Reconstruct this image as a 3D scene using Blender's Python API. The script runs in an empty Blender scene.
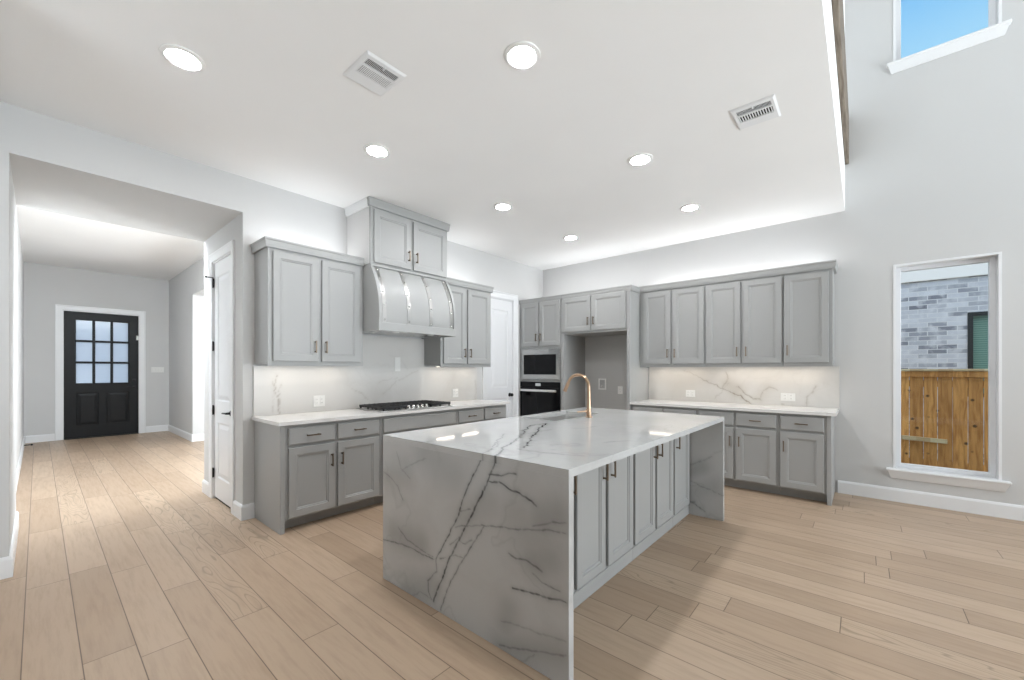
import bpy, bmesh, math, random
import numpy as np
from mathutils import Vector
random.seed(7); np.random.seed(7)
SC = bpy.context.scene
COL = SC.collection

# ------------------------------------------------------------------ camera
YAW = 40.675; HC = 1.337; FPX = 407.27; HORIZON = 369.66
cam_d = bpy.data.cameras.new('camera'); cam = bpy.data.objects.new('camera', cam_d); COL.objects.link(cam)
cam_d.sensor_width = 36.0; cam_d.sensor_fit = 'HORIZONTAL'
cam_d.lens = FPX / 1024 * 36.0
cam_d.shift_y = (HORIZON - 340.0) / 1024.0
cam_d.clip_start = 0.02
cam.location = (0, 0, HC)
cam.rotation_euler = (math.pi / 2, 0, math.radians(YAW - 90))
SC.camera = cam
# ------------------------------------------------------------------ exposure
SC.view_settings.view_transform = 'Standard'
SC.view_settings.look = 'None'
SC.view_settings.gamma = 1.0
SC.view_settings.use_curve_mapping = False
SC.view_settings.exposure = 0.12
# ------------------------------------------------------------------ world: blue sky, pale near the horizon, thin cloud
SKY = 1.0
wd = bpy.data.worlds.new('sky'); SC.world = wd; wd.use_nodes = True
nt = wd.node_tree; nt.nodes.clear()
def N(t, **k):
    n = nt.nodes.new(t)
    for a, b in k.items(): setattr(n, a, b)
    return n
tc = N('ShaderNodeTexCoord'); sx = N('ShaderNodeSeparateXYZ'); nt.links.new(tc.outputs['Generated'], sx.inputs[0])
rp = N('ShaderNodeValToRGB'); nt.links.new(sx.outputs['Z'], rp.inputs[0])
e = rp.color_ramp.elements
e[0].position = 0.0; e[0].color = (0.20, 0.19, 0.17, 1)
e[1].position = 0.02; e[1].color = (2.6, 2.7, 2.9, 1)
for pos, c in ((0.20, (1.3, 1.6, 2.0, 1)), (0.44, (0.42, 0.72, 0.95, 1)), (0.58, (0.16, 0.48, 0.90, 1)), (0.75, (2.2, 2.5, 3.0, 1)), (1.0, (5.4, 5.5, 5.7, 1))):
    q = e.new(pos); q.color = c
mp = N('ShaderNodeMapping'); mp.inputs['Scale'].default_value = (1.0, 1.0, 2.6); mp.inputs['Location'].default_value = (0.42, 0.1, 0.3)
nt.links.new(tc.outputs['Generated'], mp.inputs[0])
nz = N('ShaderNodeTexNoise'); nz.inputs['Scale'].default_value = 3.0; nz.inputs['Detail'].default_value = 6
nt.links.new(mp.outputs[0], nz.inputs['Vector'])
cr = N('ShaderNodeValToRGB'); nt.links.new(nz.outputs[0], cr.inputs[0])
cr.color_ramp.elements[0].position = 0.58; cr.color_ramp.elements[0].color = (0, 0, 0, 1)
cr.color_ramp.elements[1].position = 0.70; cr.color_ramp.elements[1].color = (1, 1, 1, 1)
mxw = N('ShaderNodeMix', data_type='RGBA'); nt.links.new(cr.outputs[0], mxw.inputs['Factor'])
nt.links.new(rp.outputs[0], mxw.inputs['A']); mxw.inputs['B'].default_value = (1.15, 1.15, 1.15, 1)
gt = N('ShaderNodeMath', operation='GREATER_THAN'); gt.inputs[1].default_value = 0.02; nt.links.new(sx.outputs['Z'], gt.inputs[0])
mul = N('ShaderNodeMath', operation='MULTIPLY'); nt.links.new(gt.outputs[0], mul.inputs[0]); nt.links.new(cr.outputs[0], mul.inputs[1]); nt.links.new(mul.outputs[0], mxw.inputs['Factor'])
bg = N('ShaderNodeBackground'); bg.inputs['Strength'].default_value = SKY; nt.links.new(mxw.outputs['Result'], bg.inputs['Color'])
ow = N('ShaderNodeOutputWorld'); nt.links.new(bg.outputs[0], ow.inputs[0])
# ------------------------------------------------------------------ strengths of the house lamps, the added daylight panel and the added foyer fill
P_CAN = 9.5        # watts of each recessed ceiling light
P_UNDER = 0.36      # each light bar under the wall cabinets
P_TOP = 2.2        # per metre of the strip lights on top of the wall cabinets
P_FOYER = 18.0     # unseen point lamp added to fill the foyer
P_DAY_FILL = 205.0      # added panel in the great room, for assumed daylight
C_WHITE = (0.98, 0.985, 1.0); C_WARM = (1.0, 0.88, 0.75); C_DAY_FILL = (0.90, 0.955, 1.0)
def area_lamp(name, loc, size, power, color, aim=(0, 0, -1), size_y=None, spread=None):
    d = bpy.data.lights.new(name, 'AREA'); d.energy = power; d.color = color
    d.shape = 'RECTANGLE' if size_y else 'DISK'; d.size = size
    if size_y: d.size_y = size_y
    if spread: d.spread = spread
    o = bpy.data.objects.new(name, d); COL.objects.link(o); o.location = loc
    o.rotation_euler = Vector(aim).to_track_quat('-Z', 'Y').to_euler()
    return o
# unseen lamp panel added for assumed great-room daylight, no window built there (behind and to the right of the camera)
area_lamp('great_room_fill', (3.5, -5.85, 2.1), 4.0, P_DAY_FILL, C_DAY_FILL, aim=(0, 1, 0.12), size_y=3.6)
# unseen fill panel added behind the camera to lift the near ceiling
area_lamp('near_ceiling_fill', (-2.85, 1.6, 1.0), 2.4, 36.0, (0.86, 0.94, 1.0), aim=(0.75, 0.1, 1.0), size_y=0.9, spread=math.radians(120))
# added upward panel, out of view, that brightens the kitchen ceiling
area_lamp('ceiling_fill', (2.1, -5.8, 0.6), 6.2, 290.0, (0.83, 0.93, 1.0), aim=(-0.25, 0.9, 0.9), size_y=0.9, spread=math.radians(120))
# unseen panel added in the room beside the foyer, for assumed daylight
area_lamp('side_room_fill', (4.35, 7.4, 1.5), 2.2, 170.0, C_DAY_FILL, aim=(-1, 0, 0.5), size_y=2.2)

# ------------------------------------------------------------------ materials
MATS = {}
def mat(name, color, rough=0.5, metal=0.0, **kw):
    m = bpy.data.materials.new(name); m.use_nodes = True
    b = m.node_tree.nodes['Principled BSDF']
    b.inputs['Base Color'].default_value = (*color, 1); b.inputs['Roughness'].default_value = rough; b.inputs['Metallic'].default_value = metal
    for k, v in kw.items(): b.inputs[k].default_value = v
    MATS[name] = m
    return m
class G:
    """small helper for wiring node graphs"""
    def __init__(s, m): s.t = m.node_tree; s.b = s.t.nodes['Principled BSDF']
    def n(s, t, ins=None, **k):
        q = s.t.nodes.new(t)
        for a, b in k.items(): setattr(q, a, b)
        for a, b in (ins or {}).items():
            if isinstance(b, bpy.types.NodeSocket): s.t.links.new(b, q.inputs[a])
            else: q.inputs[a].default_value = b
        return q
    def math(s, op, a, b=None, c=None):
        ins = {0: a}
        if b is not None: ins[1] = b
        if c is not None: ins[2] = c
        return s.n('ShaderNodeMath', ins, operation=op).outputs[0]
    def mix(s, f, a, b, blend='MIX'):
        q = s.t.nodes.new('ShaderNodeMix'); q.data_type = 'RGBA'; q.blend_type = blend
        for key, v in (('Factor', f), ('A', a), ('B', b)):
            if isinstance(v, bpy.types.NodeSocket): s.t.links.new(v, q.inputs[key])
            elif key == 'Factor': q.inputs[key].default_value = v
            else: q.inputs[key].default_value = (*v, 1)
        return q.outputs['Result']
    def ramp(s, f, stops):
        q = s.t.nodes.new('ShaderNodeValToRGB'); s.t.links.new(f, q.inputs[0])
        el = q.color_ramp.elements
        while len(el) < len(stops): el.new(0.5)
        for k, (pos, c) in zip(el, stops):
            k.position = pos; k.color = (*c, 1) if len(c) == 3 else c
        return q.outputs[0]
    def set(s, key, sock): s.t.links.new(sock, s.b.inputs[key])

def painted(name, color, rough, scale=220, bump=0.03, var=0.02):
    m = mat(name, color, rough); g = G(m)
    co = g.n('ShaderNodeTexCoord').outputs['Object']
    big = g.n('ShaderNodeTexNoise', {'Vector': co, 'Scale': 1.3, 'Detail': 3.0}).outputs[0]
    c2 = tuple(max(0, c * (1 - 2 * var)) for c in color)
    g.set('Base Color', g.mix(big, tuple(min(1, c * (1 + var)) for c in color), c2))
    fine = g.n('ShaderNodeTexNoise', {'Vector': co, 'Scale': float(scale), 'Detail': 2.0}).outputs[0]
    bp = g.n('ShaderNodeBump', {'Height': fine, 'Strength': bump, 'Distance': 0.002})
    g.set('Normal', bp.outputs[0])
    return m
WALL = painted('wall_paint', (0.635, 0.635, 0.63), 0.85, 260, 0.10)
CEIL = painted('ceiling_paint', (0.91, 0.91, 0.905), 0.9, 200, 0.12)
TRIM = painted('trim_paint', (0.83, 0.84, 0.85), 0.35, 90, 0.01, 0.005)
GREY = painted('grey_cabinet_paint', (0.375, 0.38, 0.375), 0.42, 120, 0.015, 0.008)
BACKW = painted('darkened_back_wall', (0.30, 0.29, 0.275), 0.85, 220, 0.05)  # unseen wall made dark so that less light bounces forward
RECESS = painted('recess_grey_paint', (0.50, 0.50, 0.49), 0.6, 120, 0.02)
DOORW = painted('white_door_paint', (0.80, 0.81, 0.825), 0.32, 90, 0.01, 0.005)
BLACKD = painted('black_door_paint', (0.011, 0.0115, 0.0125), 0.45, 60, 0.02, 0.1)
BLACKD.node_tree.nodes['Principled BSDF'].inputs['Specular IOR Level'].default_value = 0.25
DARK = mat('gap_shade', (0.012, 0.012, 0.012), 0.9)  # near-black fill standing in for shade inside gaps and openings
STEEL = mat('stainless_steel', (0.47, 0.47, 0.465), 0.30, 1.0)
BRUSHED = mat('brushed_sink_steel', (0.72, 0.72, 0.71), 0.35, 1.0)
g = G(STEEL); co = g.n('ShaderNodeTexCoord').outputs['Object']
st = g.n('ShaderNodeTexNoise', {'Vector': g.n('ShaderNodeMapping', {'Vector': co, 'Scale': (6, 6, 400)}).outputs[0], 'Scale': 1.0, 'Detail': 2.0}).outputs[0]
g.set('Roughness', g.math('MULTIPLY_ADD', st, 0.12, 0.22))
CHROME = mat('polished_steel', (0.80, 0.80, 0.78), 0.16, 1.0)
SATIN = mat('satin_steel', (0.47, 0.47, 0.46), 0.30, 1.0)
BGLASS = mat('black_glass', (0.006, 0.006, 0.007), 0.06); BGLASS.node_tree.nodes['Principled BSDF'].inputs['Specular IOR Level'].default_value = 0.20
IRON = mat('cast_iron', (0.018, 0.018, 0.019), 0.55)
g = G(IRON); co = g.n('ShaderNodeTexCoord').outputs['Object']
g.set('Normal', g.n('ShaderNodeBump', {'Height': g.n('ShaderNodeTexNoise', {'Vector': co, 'Scale': 300.0}).outputs[0], 'Strength': 0.2, 'Distance': 0.001}).outputs[0])
BRONZE = mat('bronze_pull_metal', (0.22, 0.175, 0.13), 0.34, 1.0)
GOLD = mat('champagne_gold_metal', (0.50, 0.345, 0.235), 0.28, 1.0)
BLACKM = mat('matt_black_metal', (0.015, 0.015, 0.016), 0.4, 0.3)
PLASTIC = mat('white_plastic', (0.82, 0.82, 0.80), 0.35)
VINYL = mat('white_vinyl_frame', (0.80, 0.81, 0.83), 0.35)
def emitter(name, color, strength):
    m = bpy.data.materials.new(name); m.use_nodes = True; t = m.node_tree; t.nodes.clear()
    em = t.nodes.new('ShaderNodeEmission'); em.inputs[0].default_value = (*color, 1); em.inputs[1].default_value = strength
    t.links.new(em.outputs[0], t.nodes.new('ShaderNodeOutputMaterial').inputs[0]); return m
LENS_R = 0.070
LENS = emitter('lit_lens', C_WHITE, P_CAN / (math.pi * math.pi * LENS_R ** 2))
BAR = emitter('lit_led_bar', C_WARM, 6.0)
DISPLAY = emitter('lit_oven_display', (0.75, 0.8, 0.8), 0.5)
def clear_glass():
    m = bpy.data.materials.new('clear_window_glass'); m.use_nodes = True; t = m.node_tree; t.nodes.clear()
    fr = t.nodes.new('ShaderNodeFresnel'); fr.inputs[0].default_value = 1.35
    tr = t.nodes.new('ShaderNodeBsdfTransparent'); tr.inputs[0].default_value = (0.96, 0.98, 0.97, 1)
    gl = t.nodes.new('ShaderNodeBsdfGlossy'); gl.inputs['Roughness'].default_value = 0.02
    mx = t.nodes.new('ShaderNodeMixShader'); t.links.new(fr.outputs[0], mx.inputs[0]); t.links.new(tr.outputs[0], mx.inputs[1]); t.links.new(gl.outputs[0], mx.inputs[2])
    t.links.new(mx.outputs[0], t.nodes.new('ShaderNodeOutputMaterial').inputs[0]); return m
GLASS = clear_glass()
def frosted():
    m = bpy.data.materials.new('frosted_door_glass'); m.use_nodes = True; t = m.node_tree; t.nodes.clear()
    tr = t.nodes.new('ShaderNodeBsdfTranslucent'); tr.inputs[0].default_value = (0.70, 0.74, 0.78, 1)
    gl = t.nodes.new('ShaderNodeBsdfGlossy'); gl.inputs['Roughness'].default_value = 0.15
    mx = t.nodes.new('ShaderNodeMixShader'); mx.inputs[0].default_value = 0.06
    t.links.new(tr.outputs[0], mx.inputs[1]); t.links.new(gl.outputs[0], mx.inputs[2])
    t.links.new(mx.outputs[0], t.nodes.new('ShaderNodeOutputMaterial').inputs[0]); return m
FROST = frosted()
BLINDGLASS = mat('neighbour_pane', (0.10, 0.20, 0.17), 0.12)
g = G(BLINDGLASS); co = g.n('ShaderNodeTexCoord').outputs['Object']
sl = g.n('ShaderNodeTexWave', {'Vector': co, 'Scale': 9.0, 'Distortion': 0.0}, wave_type='BANDS', bands_direction='Z').outputs['Fac']
g.set('Base Color', g.mix(sl, (0.10, 0.22, 0.18), (0.20, 0.34, 0.29)))

# stone: white quartzite, soft clouds everywhere; veins of a slab come from its own "vein"/"cloud" attributes
def stone(name, base, cloudc, veinc, rough, fine=0.35, hair=0.10):
    m = mat(name, base, rough); g = G(m)
    co = g.n('ShaderNodeTexCoord').outputs['Object']
    wob = g.n('ShaderNodeTexNoise', {'Vector': co, 'Scale': 1.7, 'Detail': 4.0})
    pos = g.n('ShaderNodeVectorMath', {0: co, 1: g.n('ShaderNodeVectorMath', {0: wob.outputs['Color'], 'Scale': 0.9}, operation='SCALE').outputs[0]}, operation='ADD').outputs[0]
    cl = g.n('ShaderNodeTexNoise', {'Vector': pos, 'Scale': 1.4, 'Detail': 7.0, 'Roughness': 0.6}).outputs[0]
    clf = g.ramp(cl, [(0.45, (0, 0, 0)), (0.78, (1, 1, 1))])
    col = g.mix(g.math('MULTIPLY', clf, fine), base, cloudc)
    # hairline veins
    hn = g.n('ShaderNodeTexNoise', {'Vector': pos, 'Scale': 1.1, 'Detail': 3.0}).outputs[0]
    hl = g.math('SUBTRACT', 1.0, g.math('MULTIPLY', g.math('ABSOLUTE', g.math('SUBTRACT', hn, 0.52)), 90.0))
    hl = g.math('MULTIPLY', g.math('MAXIMUM', hl, 0.0), hair)
    col = g.mix(hl, col, veinc)
    a1 = g.n('ShaderNodeAttribute', attribute_name='cloud').outputs['Fac']
    col = g.mix(a1, col, cloudc)
    a2 = g.n('ShaderNodeAttribute', attribute_name='vein').outputs['Fac']
    col = g.mix(a2, col, veinc)
    g.set('Base Color', col)
    m.node_tree.nodes['Principled BSDF'].inputs['Specular IOR Level'].default_value = 0.5
    return m
STONE = stone('veined_quartzite', (0.56, 0.565, 0.56), (0.27, 0.27, 0.265), (0.035, 0.035, 0.038), 0.06, 0.30, 0.10)
SPLASH = stone('backsplash_quartzite', (0.66, 0.65, 0.63), (0.45, 0.42, 0.37), (0.27, 0.235, 0.19), 0.32, 0.30, 0.05)
COUNTER = stone('white_quartz_counter', (0.76, 0.755, 0.74), (0.60, 0.59, 0.57), (0.42, 0.41, 0.39), 0.22, 0.12, 0.0)

def floor_mat():
    m = mat('oak_planks', (0.5, 0.38, 0.27), 0.38); g = G(m)
    co = g.n('ShaderNodeTexCoord').outputs['Object']
    s = g.n('ShaderNodeSeparateXYZ', {0: co})
    W = 0.18
    xr = g.math('DIVIDE', g.math('SUBTRACT', s.outputs[0], 0.0025), W)
    row = g.math('FLOOR', xr); fx = g.math('FRACT', xr)
    def wn(v): return g.n('ShaderNodeTexWhiteNoise', {'W': v}, noise_dimensions='1D').outputs['Value']
    r1 = wn(g.math('ADD', row, 0.37))
    L = g.math('MULTIPLY_ADD', wn(g.math('ADD', row, 31.7)), 0.7, 1.15)
    yr = g.math('DIVIDE', g.math('ADD', s.outputs[1], g.math('MULTIPLY', r1, 9.0)), L)
    pid = g.math('FLOOR', yr); fy = g.math('FRACT', yr)
    idv = g.math('MULTIPLY_ADD', pid, 7.13, g.math('MULTIPLY', row, 3.717))
    rnd = wn(idv); rnd2 = wn(g.math('ADD', idv, 100.3))
    tone = g.ramp(rnd, [(0.0, (0.396, 0.282, 0.191)), (0.35, (0.449, 0.326, 0.226)), (0.7, (0.486, 0.358, 0.252)), (1.0, (0.525, 0.392, 0.280))])
    # grain stretched along the plank, different on every plank
    gv = g.n('ShaderNodeCombineXYZ', {0: g.math('MULTIPLY', s.outputs[0], 1.0), 1: g.math('MULTIPLY', s.outputs[1], 0.09), 2: g.math('MULTIPLY', rnd, 50.0)}).outputs[0]
    gr = g.n('ShaderNodeTexNoise', {'Vector': gv, 'Scale': 38.0, 'Detail': 5.0, 'Roughness': 0.6}).outputs[0]
    col = g.mix(g.math('MULTIPLY', g.ramp(gr, [(0.45, (0, 0, 0)), (0.75, (1, 1, 1))]), 0.34), tone, (0.235, 0.155, 0.095))
    # soft cloudy tone inside planks
    big = g.n('ShaderNodeTexNoise', {'Vector': g.n('ShaderNodeCombineXYZ', {0: s.outputs[0], 1: g.math('MULTIPLY', s.outputs[1], 0.35), 2: g.math('MULTIPLY', rnd2, 30.0)}).outputs[0], 'Scale': 5.0, 'Detail': 3.0}).outputs[0]
    col = g.mix(g.math('MULTIPLY', big, 0.26), col, (0.50, 0.385, 0.28))
    # cathedral grain on a few planks
    cv = g.n('ShaderNodeCombineXYZ', {0: g.math('MULTIPLY', s.outputs[0], 2.6), 1: g.math('MULTIPLY', s.outputs[1], 0.34), 2: g.math('MULTIPLY', rnd2, 40.0)}).outputs[0]
    cn = g.n('ShaderNodeTexNoise', {'Vector': cv, 'Scale': 1.7, 'Detail': 2.2}).outputs[0]
    rings = g.math('FRACT', g.math('MULTIPLY', cn, 26.0))
    rl = g.ramp(rings, [(0.0, (1, 1, 1)), (0.16, (0, 0, 0)), (0.90, (0, 0, 0)), (1.0, (1, 1, 1))])
    sel = g.math('GREATER_THAN', rnd2, 0.89)
    col = g.mix(g.math('MULTIPLY', g.math('MULTIPLY', rl, sel), 0.55), col, (0.20, 0.155, 0.10))
    # knots
    kn = g.n('ShaderNodeTexVoronoi', {'Vector': g.n('ShaderNodeCombineXYZ', {0: s.outputs[0], 1: g.math('MULTIPLY', s.outputs[1], 0.7), 2: 0.0}).outputs[0], 'Scale': 1.15}).outputs['Distance']
    kf = g.ramp(kn, [(0.02, (1, 1, 1)), (0.055, (0, 0, 0))])
    col = g.mix(g.math('MULTIPLY', kf, 0.5), col, (0.17, 0.11, 0.07))
    # bevelled gaps between planks
    ex = g.math('MULTIPLY', g.math('MINIMUM', fx, g.math('SUBTRACT', 1.0, fx)), W)
    ey = g.math('MULTIPLY', g.math('MINIMUM', fy, g.math('SUBTRACT', 1.0, fy)), L)
    ed = g.math('MINIMUM', ex, ey)
    gap = g.ramp(g.math('MULTIPLY', ed, 100.0), [(0.10, (1, 1, 1)), (0.30, (0, 0, 0))])
    col = g.mix(g.math('MULTIPLY', gap, 0.80), col, (0.075, 0.048, 0.03))
    g.set('Base Color', col)
    g.set('Roughness', g.math('MULTIPLY_ADD', gr, 0.2, 0.30))
    h = g.math('SUBTRACT', g.math('MULTIPLY', gr, 0.15), gap)
    g.set('Normal', g.n('ShaderNodeBump', {'Height': h, 'Strength': 0.25, 'Distance': 0.002}).outputs[0])
    return m
FLOOR = floor_mat()

def cedar_mat(name, base, dark, axis=2):
    m = mat(name, base, 0.75); g = G(m)
    co = g.n('ShaderNodeTexCoord').outputs['Object']
    oi = g.n('ShaderNodeSeparateXYZ', {0: co})
    sc = [9.0, 9.0, 9.0]; sc[axis] = 1.1
    v = g.n('ShaderNodeMapping', {'Vector': co, 'Scale': tuple(sc)}).outputs[0]
    w = g.n('ShaderNodeTexNoise', {'Vector': v, 'Scale': 3.0, 'Detail': 5.0, 'Distortion': 0.6}).outputs[0]
    col = g.mix(g.ramp(w, [(0.38, (0, 0, 0)), (0.66, (1, 1, 1))]), base, dark)
    bd = g.n('ShaderNodeTexWhiteNoise', {'W': g.math('FLOOR', g.math('DIVIDE', g.math('SUBTRACT', oi.outputs[1], -2.2), 0.1385))}, noise_dimensions='1D').outputs['Value']
    col = g.mix(g.math('MULTIPLY', bd, 0.55), col, (0.30, 0.13, 0.035))
    kn = g.n('ShaderNodeTexVoronoi', {'Vector': co, 'Scale': 6.5}).outputs['Distance']
    col = g.mix(g.ramp(kn, [(0.09, (0.9, 0.9, 0.9)), (0.17, (0, 0, 0))]), col, (0.06, 0.028, 0.012))
    g.set('Base Color', col); return m
CEDAR = cedar_mat('cedar_boards', (0.84, 0.43, 0.13), (0.46, 0.19, 0.045))
PALEWOOD = cedar_mat('pale_lumber', (0.66, 0.58, 0.38), (0.54, 0.46, 0.29), 1)
BEAMWOOD = mat('grey_brown_beam_wood', (0.16, 0.125, 0.09), 0.7)
g = G(BEAMWOOD); co = g.n('ShaderNodeTexCoord').outputs['Object']
w = g.n('ShaderNodeTexNoise', {'Vector': g.n('ShaderNodeMapping', {'Vector': co, 'Scale': (1.0, 14.0, 14.0)}).outputs[0], 'Scale': 4.0, 'Detail': 5.0}).outputs[0]
g.set('Base Color', g.mix(g.ramp(w, [(0.35, (0, 0, 0)), (0.7, (1, 1, 1))]), (0.23, 0.19, 0.145), (0.085, 0.062, 0.042)))

def brick_mat():
    m = mat('whitewashed_brick', (0.55, 0.57, 0.62), 0.85); g = G(m)
    co = g.n('ShaderNodeTexCoord').outputs['Object']
    s = g.n('ShaderNodeSeparateXYZ', {0: co})
    v = g.n('ShaderNodeCombineXYZ', {0: s.outputs[1], 1: s.outputs[2], 2: 0.0}).outputs[0]
    b = g.n('ShaderNodeTexBrick', {'Vector': v, 'Scale': 1.0, 'Color1': (0, 0, 0, 1), 'Color2': (1, 1, 1, 1), 'Mortar': (0.5, 0.5, 0.5, 1), 'Mortar Size': 0.006, 'Brick Width': 0.23, 'Row Height': 0.076, 'Bias': 0.0})
    tone = g.ramp(g.math('MULTIPLY', b.outputs['Color'], 1.0), [(0.0, (0.64, 0.66, 0.71)), (0.40, (0.52, 0.54, 0.59)), (0.70, (0.36, 0.375, 0.42)), (1.0, (0.19, 0.20, 0.24))])
    wash = g.n('ShaderNodeTexNoise', {'Vector': co, 'Scale': 7.0, 'Detail': 5.0}).outputs[0]
    col = g.mix(g.ramp(wash, [(0.46, (0, 0, 0)), (0.70, (0.8, 0.8, 0.8))]), tone, (0.70, 0.71, 0.75))
    col = g.mix(b.outputs['Fac'], col, (0.68, 0.69, 0.71))
    g.set('Base Color', col)
    g.set('Normal', g.n('ShaderNodeBump', {'Height': g.math('SUBTRACT', 1.0, b.outputs['Fac']), 'Strength': 0.6, 'Distance': 0.006}).outputs[0])
    return m
BRICK = brick_mat()
GROUND = mat('yard_soil', (0.16, 0.15, 0.09), 0.95)
g = G(GROUND); co = g.n('ShaderNodeTexCoord').outputs['Object']
g.set('Base Color', g.mix(g.n('ShaderNodeTexNoise', {'Vector': co, 'Scale': 12.0, 'Detail': 5.0}).outputs[0], (0.10, 0.13, 0.05), (0.24, 0.19, 0.12)))

# ------------------------------------------------------------------ mesh helpers
OFF = {}
class M:
    def __init__(s): s.v = []; s.f = []
    def add(s, vs, fs):
        k = len(s.v); s.v += [tuple(map(float, q)) for q in vs]; s.f += [tuple(i + k for i in f) for f in fs]; return s
    def box(s, x0, x1, y0, y1, z0, z1, c=0.0):
        x0, x1 = min(x0, x1), max(x0, x1); y0, y1 = min(y0, y1), max(y0, y1); z0, z1 = min(z0, z1), max(z0, z1)
        if c <= 0:
            vs = [(x, y, z) for x in (x0, x1) for y in (y0, y1) for z in (z0, z1)]
            return s.add(vs, [(0, 1, 3, 2), (4, 6, 7, 5), (0, 4, 5, 1), (2, 3, 7, 6), (0, 2, 6, 4), (1, 5, 7, 3)])
        lo = (x0, y0, z0); hi = (x1, y1, z1); vs = []; ix = {}
        for a in range(2):
            for b in range(2):
                for d in range(2):
                    sg = (a, b, d)
                    for ax in range(3):
                        p = []
                        for k in range(3):
                            val = hi[k] if sg[k] else lo[k]
                            if k != ax: val += -c if sg[k] else c
                            p.append(val)
                        ix[(a, b, d, ax)] = len(vs); vs.append(p)
        fs = []
        for ax in range(3):
            o1, o2 = [k for k in range(3) if k != ax]
            for sd in range(2):
                q = []
                for t1, t2 in ((0, 0), (1, 0), (1, 1), (0, 1)):
                    sg = [0, 0, 0]; sg[ax] = sd; sg[o1] = t1; sg[o2] = t2; q.append(ix[(*sg, ax)])
                fs.append(tuple(q))
            # edges parallel to ax
            for t1 in range(2):
                for t2 in range(2):
                    sa = [0, 0, 0]; sa[o1] = t1; sa[o2] = t2; sb = list(sa); sb[ax] = 1
                    fs.append((ix[(*sa, o1)], ix[(*sb, o1)], ix[(*sb, o2)], ix[(*sa, o2)]))
        for a in range(2):
            for b in range(2):
                for d in range(2): fs.append(tuple(ix[(a, b, d, k)] for k in range(3)))
        return s.add(vs, fs)
    def loft(s, rings, closed=True, cap0=False, cap1=False):
        n = len(rings[0]); vs = [p for r in rings for p in r]; fs = []
        for i in range(len(rings) - 1):
            for j in range(n if closed else n - 1):
                a = i * n + j; b = i * n + (j + 1) % n
                fs.append((a, b, b + n, a + n))
        if cap0: fs.append(tuple(range(n)))
        if cap1: fs.append(tuple((len(rings) - 1) * n + j for j in range(n)))
        return s.add(vs, fs)
    def tube(s, pts, r, seg=12, caps=True):
        pts = [Vector(p) for p in pts]; rings = []
        rr = r if isinstance(r, (list, tuple)) else [r] * len(pts)
        up = None
        for i, p in enumerate(pts):
            t = (pts[min(i + 1, len(pts) - 1)] - pts[max(i - 1, 0)]).normalized()
            if up is None: up = t.orthogonal().normalized()
            up = (up - t * up.dot(t)).normalized(); sd = t.cross(up)
            rings.append([p + (up * math.cos(2 * math.pi * k / seg) + sd * math.sin(2 * math.pi * k / seg)) * rr[i] for k in range(seg)])
        return s.loft(rings, True, caps, caps)
    def lathe(s, c, prof, axis=(0, 0, 1), seg=28):
        a = Vector(axis).normalized(); u = a.orthogonal().normalized(); w = a.cross(u); c = Vector(c)
        rings = [[c + a * h + (u * math.cos(2 * math.pi * k / seg) + w * math.sin(2 * math.pi * k / seg)) * max(r, 1e-5) for k in range(seg)] for r, h in prof]
        return s.loft(rings, True, True, True)
    def prism(s, pts, d):
        n = len(pts); a = [Vector(p) for p in pts]; b = [p + Vector(d) for p in a]
        return s.loft([a, b], True, True, True)
    def build(s, name, material, parent=None, smooth=None, base=None, kind=None, label=None):
        if parent is not None: off = OFF[parent]
        elif base is not None: off = Vector(base)
        else:
            q = np.array(s.v); off = Vector(((q[:, 0].min() + q[:, 0].max()) / 2, (q[:, 1].min() + q[:, 1].max()) / 2, q[:, 2].min()))
        me = bpy.data.meshes.new(name); me.from_pydata([Vector(p) - off for p in s.v], [], s.f)
        bm = bmesh.new(); bm.from_mesh(me); bmesh.ops.recalc_face_normals(bm, faces=bm.faces); bm.to_mesh(me); bm.free()
        if smooth:
            for p in me.polygons: p.use_smooth = True
            me.set_sharp_from_angle(angle=math.radians(smooth))
        me.materials.append(material)
        o = bpy.data.objects.new(name, me); COL.objects.link(o)
        if parent is not None: o.parent = parent; OFF[o] = off
        else: o.location = off; OFF[o] = off
        if kind: o['kind'] = kind
        if label: o['label'] = label
        return o
def tag(o, label, cat, group=None, kind=None):
    o['label'] = label; o['category'] = cat
    if group: o['group'] = group
    if kind: o['kind'] = kind
    return o
def thing(name, loc, label, cat, group=None, kind=None):
    o = bpy.data.objects.new(name, None); COL.objects.link(o); o.location = loc; o.empty_display_size = 0.1
    OFF[o] = Vector(loc); return tag(o, label, cat, group, kind)
def struct(name, m, material, label, cat, smooth=None):
    return tag(m.build(name, material, smooth=smooth), label, cat, kind='structure')
def copy_thing(root, loc, label):
    r = root.copy(); COL.objects.link(r); r.location = loc; r['label'] = label
    for ch in list(root.children):
        c = ch.copy(); COL.objects.link(c); c.parent = r
        for gch in list(ch.children):
            d = gch.copy(); COL.objects.link(d); d.parent = c
    return r

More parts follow.
